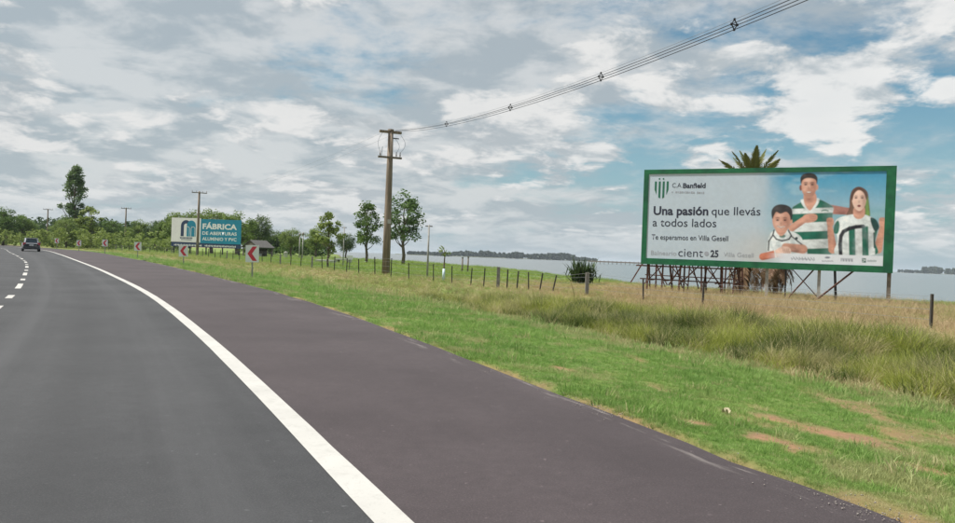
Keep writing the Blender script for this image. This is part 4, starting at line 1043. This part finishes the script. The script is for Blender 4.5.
# ------------------------------------------------------------------ lawn furniture: shelter, slabs, small notice
def shelter():
    d = 128.; x, y = spot(258, d); root = empty('park_shelter', (x, y, gz(x, y)), -.55); root.scale = (.85, .85, .85); tag(root, 'small open shelter with grey pitched roof beside the dark tree', 'shelter')
    for s in (-1, 1):
        MB().add([(s * 2.5, -2.2, 2.05), (s * 2.5, 2.2, 2.05), (0, 2.2, 3.5), (0, -2.2, 3.5), (s * 2.5, -2.2, 1.93), (s * 2.5, 2.2, 1.93), (0, 2.2, 3.38), (0, -2.2, 3.38)],
                 [(0, 1, 2, 3), (7, 6, 5, 4), (0, 4, 5, 1), (3, 7, 4, 0), (1, 5, 6, 2)]).build('roof_slope', M['thatch'], root)
        for yy in (-1.9, 1.9): MB().bar((s * 2.1, yy, -.2), (s * 2.1, yy, 2.2), .2).build('post', M['weathered'], root)
    MB().prism([(-2.1, 2.0), (2.1, 2.0), (0, 3.25)], -2.05, -1.95).build('gable', M['weathered'], root)
    MB().box((-.4, 1.4, .95), (3.0, .15, 1.9)).build('back_wall', M['wall_dark'], root); MB().box((.6, -.4, .38), (1.6, .7, .76)).build('counter', M['concrete'], root)
shelter()
def slab(px0, px1, d, dep, h, label):
    a, b = spot(px0, d), spot(px1, d); x, y = (a[0] + b[0]) / 2, (a[1] + b[1]) / 2; z = gz(x, y)
    root = empty('concrete_slab', (x, y, z)); tag(root, label, 'slab'); w = b[0] - a[0]
    MB().box((0, 0, h - .08), (w, dep, .16)).build('top', M['concrete'], root)
    for s in (-.4, .4): MB().box((w * s, 0, (h - .16) / 2), (.4, dep * .8, h - .16)).build('foot', M['concrete'], root)
slab(317, 335, 92, 2.2, .42, 'long pale concrete slab behind the light green young tree'); slab(336, 351, 97, 2.2, .62, 'shorter pale concrete slab by the slim pole')
def notice():
    x, y = spot(350, 64); z = gz(x, y); root = empty('notice_board', (x, y, z), .1); tag(root, 'small white notice board on a short post in the grass', 'sign')
    MB().box((0, 0, 1.05), (.52, .04, .36)).build('panel', M['white'], root); MB().bar((0, .05, -.2), (0, .05, 1.2), .07).build('post', M['weathered'], root)
notice()
def white_bin():
    x, y = spot(286, 125); z = gz(x, y); root = empty('litter_bin', (x, y, z)); tag(root, 'small pale bin on the lawn near the rounded green tree', 'bin')
    MB().lathe([(.25, 0), (.30, .1), (.34, .95), (.36, 1.0)], 12).build('drum', M['concrete'], root, True); MB().lathe([(.37, 1.0), (.30, 1.12), (.05, 1.2)], 12).build('lid', M['grey_post'], root, True)
white_bin()
def sapling():
    x, y = spot(444.3, 46); z = gz(x, y); root = empty('young_sapling', (x, y, z)); tag(root, 'thin sapling with white painted trunk beside the fence', 'sapling')
    MB().tube([(0, 0, -.1), (.01, 0, .9), (.03, 0, 1.5), (0, 0, 1.95)], [.06, .05, .035, .02], 7).build('trunk', M['bark'], root, True)
    MB().tube([(0, 0, .02), (.006, 0, .75)], [.085, .075], 10).build('trunk_guard', simple('white_blue_guard', (.55, .68, .74), .6, 0, .15, 8), root, True)
    rg = np.random.default_rng(5); cs = np.array([(rg.normal() * .2, rg.normal() * .2, 1.6 + .5 * rg.random()) for _ in range(10)]); V, Q = leaf_cards(cs, np.full(10, .16), 12, .07, rg)
    link_mesh('crown', np_mesh('crown', V, Q, M['leaf_light']), root)
sapling()

# ------------------------------------------------------------------ palms and spiky bush
M['frond'] = leafmat('palm_frond', (.10, .12, .03), (.19, .18, .055), nscale=1.5, trans=.2)
M['frond_dry'] = leafmat('dry_palm_frond', (.13, .075, .040), (.24, .165, .095), nscale=2., trans=.15)
M['spike'] = leafmat('spiky_leaf', (.020, .045, .014), (.06, .10, .03), nscale=3., trans=.15)
def frond_mesh(L, droop, rg, mat, n_=26, lw=.32):
    """arching frond along +X with two rows of leaflets"""
    V, Fc = [], []; P = []
    for k in range(13):
        t = k / 12; P.append(Vector((L * (t - droop * .18 * t * t), 0, L * (.10 * t - droop * .55 * t * t))))
    m = MB(); m.tube(P, [.028 * (1 - .8 * k / 12) + .004 for k in range(13)], 5)
    for k in range(n_):
        t = .14 + .86 * k / n_; i = min(11, int(t * 12)); f_ = t * 12 - i; p = P[i].lerp(P[i + 1], f_); tg = (P[i + 1] - P[i]).normalized()
        for s in (-1, 1):
            l = lw * L * (math.sin(math.pi * min(1, .18 + .78 * t))) * (.85 + .3 * rg.random()); q = (tg * .75 + Vector((0, s * .75, .28 - .5 * droop * rg.random()))).normalized(); w_ = tg * .022 * L * .5
            e = p + q * l + Vector((0, 0, -l * .22)); c = p + q * l * .5
            m.add([p - w_, p + w_, c + w_ * 1.3, e, c - w_ * 1.3], [(0, 1, 2, 4), (4, 2, 3)])
    return m.mesh('frond', mat)
def palm(px, depth, ztop, L, label, n_green, n_dry, trunk_r, dry_z, seed, tilt=0.):
    x, y = spot(px, depth); z0 = gz(x, y); root = empty('palm_tree', (x, y, z0)); tag(root, label, 'palm'); rg = random.Random(seed); h = ztop - z0
    m = MB(); prof = []
    nr = max(6, int(h / .16))
    for k in range(nr + 1): prof += [(trunk_r * (1.18 if k % 2 else .96) * (1.15 - .25 * k / nr), h * k / nr)]
    m.lathe([(trunk_r * 1.2, -.3)] + prof, 12, Matrix.Shear('XY', 4, (tilt, 0)) if tilt else None); m.build('trunk', M['bark'], root)
    gm = [frond_mesh(L, d_, rg, M['frond'], 36, .16) for d_ in (.45, .65, .9)]; dm = [frond_mesh(L * .9, d_, rg, M['frond_dry'], 22, .24) for d_ in (.7, 1.1)]
    def put(me, name, rot, el, z):
        o = link_mesh(name, me, root, (tilt * z, 0, z)); o.rotation_euler = (rg.uniform(-.3, .3), -el, rot)
    for k in range(n_green):
        el = math.radians(84 - 74 * (k / n_green)); put(gm[0 if el > .8 else (1 if el > .3 else 2)], 'frond', k * 2.399 + rg.uniform(-.2, .2), el, h + rg.uniform(-.12, .1))
    for k in range(n_dry): put(dm[k % 2], 'dry_frond', k * 2.399 + rg.uniform(-.3, .3), math.radians(rg.uniform(-62, -25)), dry_z + rg.uniform(-.7, .4))
palm(744, 44.2, 5.6, 3.25, 'tall palm behind the green-framed billboard, fronds rising over its top edge', 25, 10, .27, 2.6, 3, .05)
palm(776, 43.4, 2.9, 2.3, 'low palm whose dry brown fronds hang below the green-framed billboard', 8, 34, .13, 2.5, 4)
def spiky_bush():
    x, y = spot(582, 50); z = gz(x, y); root = empty('spiky_bush', (x, y, z)); root.scale = (1.12, 1.12, 1.45); tag(root, 'dark green spiky bush in the grass left of the green-framed billboard', 'bush')
    rg = random.Random(9); m = MB()
    for k in range(560):
        cx = rg.gauss(.05, .38); b = Vector((cx, rg.gauss(0, .25), rg.uniform(.0, .62))); a = rg.uniform(0, 6.28); el = rg.uniform(-.15, 1.4); l = rg.uniform(.45, .95)
        d = Vector((math.cos(a) * math.cos(el), math.sin(a) * math.cos(el), math.sin(el))); s = d.cross(Vector((0, 0, 1))).normalized() * .035
        m.add([b - s * .6, b + s * .6, b + d * l * .55 + s, b + d * l - Vector((0, 0, .06)), b + d * l * .55 - s], [(0, 1, 2, 4), (4, 2, 3)])
    m.build('crown', M['spike'], root); MB().tube([(0, 0, -.1), (.03, 0, .5), (.0, 0, .8)], [.14, .11, .06], 8).build('stem', M['bark'], root)
spiky_bush()

# ------------------------------------------------------------------ grasses: tufts set out point by point
def tuft(name, n_, h, spread, w, curve, mat, seg=3, head=0):
    rg = np.random.default_rng(abs(hash(name)) % 1000 if False else sum(map(ord, name))); V, Q = [], []
    for k in range(n_):
        a = rg.random() * 6.28; r = spread * math.sqrt(rg.random()); bx_, by_ = r * math.cos(a), r * math.sin(a)
        l = h * (.5 + .6 * rg.random()); da = a + rg.normal() * .8; c = curve * (.3 + rg.random()); fa = rg.random() * 6.28
        sx, sy = math.cos(fa) * w / 2, math.sin(fa) * w / 2; o = len(V)
        for i in range(seg + 1):
            t = i / seg; ww = 1 - t ** 1.6 if i < seg else .06; q = c * l * t * t; zz = l * t * (1 - .35 * c * t)
            X_, Y_ = bx_ + math.cos(da) * q, by_ + math.sin(da) * q
            V += [(X_ - sx * ww, Y_ - sy * ww, zz), (X_ + sx * ww, Y_ + sy * ww, zz)]
        Q += [(o + 2 * i, o + 2 * i + 1, o + 2 * i + 3, o + 2 * i + 2) for i in range(seg)]
        if head and k % head == 0:
            X_, Y_, zz = V[-1]
            o = len(V); hw, hl = w * 1.6, h * .17; V += [(X_, Y_, zz - hl * .2), (X_ + hw, Y_, zz + hl * .4), (X_, Y_, zz + hl), (X_ - hw, Y_, zz + hl * .4)]; Q.append((o, o + 1, o + 2, o + 3))
    me = np_mesh(name, np.array(V), np.array(Q), mat); return D.objects.new(name, me)
M['g_mown'] = leafmat('mown_grass_blade', (.105, .265, .040), (.255, .43, .092), (.52, .45, .25), trans=.40, attr=True)
M['g_reed'] = leafmat('reed_blade', (.048, .088, .016), (.36, .40, .075), (.50, .44, .23), trans=.42, attr=True)
M['g_meadow'] = leafmat('meadow_blade', (.15, .25, .05), (.29, .38, .095), (.50, .44, .21), trans=.40, attr=True)
M['g_dry'] = leafmat('dry_grass_blade', (.24, .22, .08), (.40, .32, .17), (.52, .39, .25), trans=.25, attr=True)
def sample(n_, r0, r1, a0=-46, a1=48):
    r = r0 * (r1 / r0) ** rng.random(n_); a = np.radians(rng.uniform(a0, a1, n_)); return r * np.sin(a), r * np.cos(a)
def scatter(name, label, protos, x, y, scl, tint, dry, tiltamt=.15, zf=None):
    n_ = len(x); me = D.meshes.new(name); me.vertices.add(n_)
    me.vertices.foreach_set('co', np.stack([x, y, zf(x, y) if zf else gh(x, y) - .01], 1).astype(np.float32).ravel())
    def attr(nm, ty, v, f): a = me.attributes.new(nm, ty, 'POINT'); a.data.foreach_set(f, np.ascontiguousarray(v).ravel())
    attr('rot', 'FLOAT_VECTOR', np.stack([rng.normal(0, tiltamt, n_), rng.normal(0, tiltamt, n_), rng.uniform(0, 6.283, n_)], 1).astype(np.float32), 'vector')
    s = np.stack([scl * rng.uniform(.85, 1.25, n_), scl * rng.uniform(.85, 1.25, n_), scl * rng.uniform(.7, 1.25, n_)], 1)
    attr('scl', 'FLOAT_VECTOR', s.astype(np.float32), 'vector'); attr('pick', 'INT', rng.integers(0, len(protos), n_).astype(np.int32), 'value')
    attr('tint', 'FLOAT', np.clip(tint, 0, 1).astype(np.float32), 'value'); attr('dry', 'FLOAT', np.clip(dry, 0, 1).astype(np.float32), 'value')
    o = link_mesh(name, me); tag(o, label, None, None, 'stuff')
    pc = D.collections.new(name + '_tufts')
    for p in protos: pc.objects.link(p)
    g = D.node_groups.new(name, 'GeometryNodeTree'); g.interface.new_socket('Geometry', in_out='INPUT', socket_type='NodeSocketGeometry'); g.interface.new_socket('Geometry', in_out='OUTPUT', socket_type='NodeSocketGeometry')
    N, L = g.nodes, g.links; gi, go = N.new('NodeGroupInput'), N.new('NodeGroupOutput')
    ci = N.new('GeometryNodeCollectionInfo'); ci.inputs['Collection'].default_value = pc; ci.inputs['Separate Children'].default_value = True; ci.inputs['Reset Children'].default_value = True
    ip = N.new('GeometryNodeInstanceOnPoints'); ip.inputs['Pick Instance'].default_value = True
    def na(nm, ty): a = N.new('GeometryNodeInputNamedAttribute'); a.data_type = ty; a.inputs['Name'].default_value = nm; return a.outputs['Attribute']
    e2r = N.new('FunctionNodeEulerToRotation'); L.new(na('rot', 'FLOAT_VECTOR'), e2r.inputs[0])
    L.new(gi.outputs[0], ip.inputs['Points']); L.new(ci.outputs[0], ip.inputs['Instance']); L.new(e2r.outputs[0], ip.inputs['Rotation'])
    L.new(na('scl', 'FLOAT_VECTOR'), ip.inputs['Scale']); L.new(na('pick', 'INT'), ip.inputs['Instance Index']); L.new(ip.outputs[0], go.inputs[0])
    md = o.modifiers.new('tufts', 'NODES'); md.node_group = g
def grasses():
    mown = [tuft('mown_tuft_%s' % k, 26, .068, .062, .0048, .65, M['g_mown'], 2) for k in 'abcd']
    x, y = sample(250000, 3.2, 150.); s = side(x, y); r = np.hypot(x, y)
    sm = soil_mask(x, y); dm = dry_mask(x, y); lush = fbm(x * .55, y * .55, 81)
    keep = (s > -.02 - .05 * lush) & (s < 9.5) & (rng.random(len(x)) > sm * .66) & (rng.random(len(x)) > sstep(5.8, 7.6, s)) & (rng.random(len(x)) > .25 * sstep(.55, .35, lush))
    x, y, s, r, dm, lush, sm = (q[keep] for q in (x, y, s, r, dm, lush, sm))
    dryness = .14 + .85 * dm * (rng.random(len(x)) < .75) + .6 * (rng.random(len(x)) < .10) + .9 * sm * rng.random(len(x)) + .45 * sstep(.58, .72, fbm(x * 1.3, y * 1.3, 83))
    scatter('mown_grass', 'short mown green grass on the road verge', mown, x, y, (.55 + .9 * lush) * (.75 + .5 * sstep(3, 7, s)) * np.clip(r / 11, .85, 3.2) ** .8 * (1 - .45 * sm) * (1 + 1.3 * (rng.random(len(x)) < .025)), .25 + .8 * (fbm(x * .9, y * .9, 84) - .25) + rng.normal(0, .15, len(x)), dryness)
    reeds = [tuft('reed_tuft_%s' % k, 34, .74, .20, .014, .75, M['g_reed'], 4, 0) for k in 'abcd']
    x, y = sample(90000, 7., 62.); s = side(x, y); r = np.hypot(x, y); nz = fbm(x * .5, y * .5, 85); n2 = fbm(x * .16, y * .16, 87)
    m = sstep(5.6, 6.6, s + 1.2 * (nz - .5)) * sstep(12.2, 10., s + 1.6 * (nz - .5)) * np.where(y > 26, sstep(40, 24, y) * .8 + .12, 1)
    keep = rng.random(len(x)) < m * np.clip(r / 26, .3, 1.) * (.35 + .65 * sstep(.36, .56, fbm(x * 1.3, y * 1.3, 96)))
    x, y, s, r, nz, n2 = (q[keep] for q in (x, y, s, r, nz, n2))
    hgt = (.28 + .95 * nz + .25 * (fbm(x * 1.8, y * 1.8, 93) - .5)) * (.84 + .30 * sstep(6, 8.0, s)) * (1 - .42 * sstep(18, 42, y))
    scatter('reed_bed', 'tall olive green reeds filling the ditch', reeds, x, y, hgt, -.45 + 3.0 * (fbm(x * 1.5, y * 1.5, 88) - .22) + rng.normal(0, .22, len(x)), .05 + .8 * (rng.random(len(x)) < .18) + .5 * sstep(.55, .7, fbm(x * .8, y * .8, 94)) + .5 * sstep(25, 42, y) + .35 * sstep(10, 11.8, s))
    dry = [tuft('dry_tuft_%s' % k, 24, .42, .17, .009, .85, M['g_dry'], 3, 9) for k in 'abcd']
    x, y = sample(110000, 7., 85.); s = side(x, y); r = np.hypot(x, y); d_ = dry_mask(x, y); ds = x_shore(y) - x
    keep = (s > 4.6) & (s < 42) & (ds > 5) & (rng.random(len(x)) < d_ * np.clip(r / 28, .25, 1)) & ~((s < 9) & (rng.random(len(x)) < .35))
    x, y, s, r, d_ = (q[keep] for q in (x, y, s, r, d_))
    scatter('dry_grass', 'dry straw coloured grass on the bank', dry, x, y, (.35 + .65 * fbm(x * .5, y * .5, 89)) * np.where(s < 9.5, .62, .80), rng.random(len(x)), .2 + .9 * rng.random(len(x)) * sstep(9, 13, s), .25)
    brush = [tuft('brush_tuft_%s' % k, 9, .75, .22, .009, .6, M['g_dry'], 3, 0) for k in 'abc']
    x, y = sample(5200, 26., 46., 10, 34); s = side(x, y); keep = (s > 13) & (x_shore(y) - x > 4) & (fbm(x * .5, y * .5, 98) > .50); x, y = x[keep], y[keep]
    scatter('dry_brush', 'brown weedy stems growing round the billboard legs', brush, x, y, .45 + .6 * fbm(x * .8, y * .8, 99), rng.random(len(x)) * .7, .2 + .8 * rng.random(len(x)), .3)
    mead = [tuft('meadow_tuft_%s' % k, 20, .30, .2, .016, .6, M['g_meadow'], 2) for k in 'abc']
    x, y = sample(60000, 28., 210.); s = side(x, y); r = np.hypot(x, y); ds = x_shore(y) - x
    keep = (s > 6.5) & (ds > 4) & (z_ok(x, y)); x, y, s, r = (q[keep] for q in (x, y, s, r))
    scatter('meadow_grass', 'green meadow grass towards the lake', mead, x, y, (.35 + .8 * fbm(x * .2, y * .2, 90)) * np.clip(r / 60, .8, 2), .55 + .6 * (fbm(x * .1, y * .1, 91) - .3) + rng.normal(0, .12, len(x)), 0. + .5 * dry_mask(x, y) + .3 * (rng.random(len(x)) < .15))
def pebbles():
    st = []
    for k in 'abc':
        rg = np.random.default_rng(ord(k)); V = np.array([(a, b, c) for a in (-1, 1) for b in (-1, 1) for c in (-1, 1)], float) * .5 + rg.normal(0, .12, (8, 3))
        st.append(D.objects.new('pebble_' + k, np_mesh('pebble', V * .02, np.array([(0, 1, 3, 2), (4, 6, 7, 5), (0, 4, 5, 1), (2, 3, 7, 6), (0, 2, 6, 4), (1, 5, 7, 3)]), simple('pebble_stone_' + k, (.27, .24, .22), .9, 0, .3, 30))))
    x, y = sample(110000, 3.2, 30.); s = side(x, y); sm = soil_mask(x, y)
    keep = ((np.abs(s - .02) < .10 + .25 * rng.random(len(x)) ** 3) & (fbm(x * 1.4, y * 1.4, 95) > .50)) | ((s > .2) & (rng.random(len(x)) < .05 * sm)); x, y = x[keep], y[keep]
    scatter('gravel', 'loose grit and pebbles along the edge of the asphalt', st, x, y, .10 + .28 * rng.random(len(x)) ** 3, x * 0, x * 0, .5, lambda a, b: np.where(side(a, b) < .06, .008, gh(a, b) + .004))
def z_ok(x, y): return gh(x, y) > LAKE_Z + .12
grasses()
pebbles()

# ------------------------------------------------------------------ litter and debris
def litter():
    x, y = spot(732, 7.55); z = gz(x, y); root = empty('crumpled_paper', (x, y, z + .02), .4); tag(root, 'crumpled cream paper lying in the mown grass', 'litter')
    rg = random.Random(2); m = MB(); nx = 6
    vs = [((i - 2.5) * .014 + rg.uniform(-.004, .004), (j - 2) * .014 + rg.uniform(-.006, .006), rg.uniform(0, .03) + .02 * math.sin(i * 1.3 + j)) for j in range(5) for i in range(nx)]
    m.add(vs, [(j * nx + i, j * nx + i + 1, (j + 1) * nx + i + 1, (j + 1) * nx + i) for j in range(4) for i in range(nx - 1)]).build('sheet', simple('cream_paper', (.45, .40, .26), .8), root)
    for px, d, l, lab in ((577, 27.5, 1.0, 'long pale dry stalk leaning in the tall grass'),):
        x, y = spot(px, d); z = gz(x, y); o = MB().tube([(0, 0, -.05), (-.06, 0, l * .5), (-.22, 0, l)], [.014, .012, .006], 5).build('dry_stalk', M['g_dry'], None, False, (x, y, z)); tag(o, lab, 'stalk')
litter()

# ------------------------------------------------------------------ air
def haze():
    mt = D.materials.new('haze_air'); mt.use_nodes = True; N = mt.node_tree.nodes; N.clear()
    o = N.new('ShaderNodeOutputMaterial'); v = N.new('ShaderNodeVolumePrincipled'); v.inputs['Density'].default_value = .00011; v.inputs['Color'].default_value = (.80, .90, 1.0, 1)
    mt.node_tree.links.new(v.outputs[0], o.inputs['Volume'])
    tag(MB().box((0, 0, 11), (19400, 19400, 30)).build('haze', mt), kind='stuff')
haze()
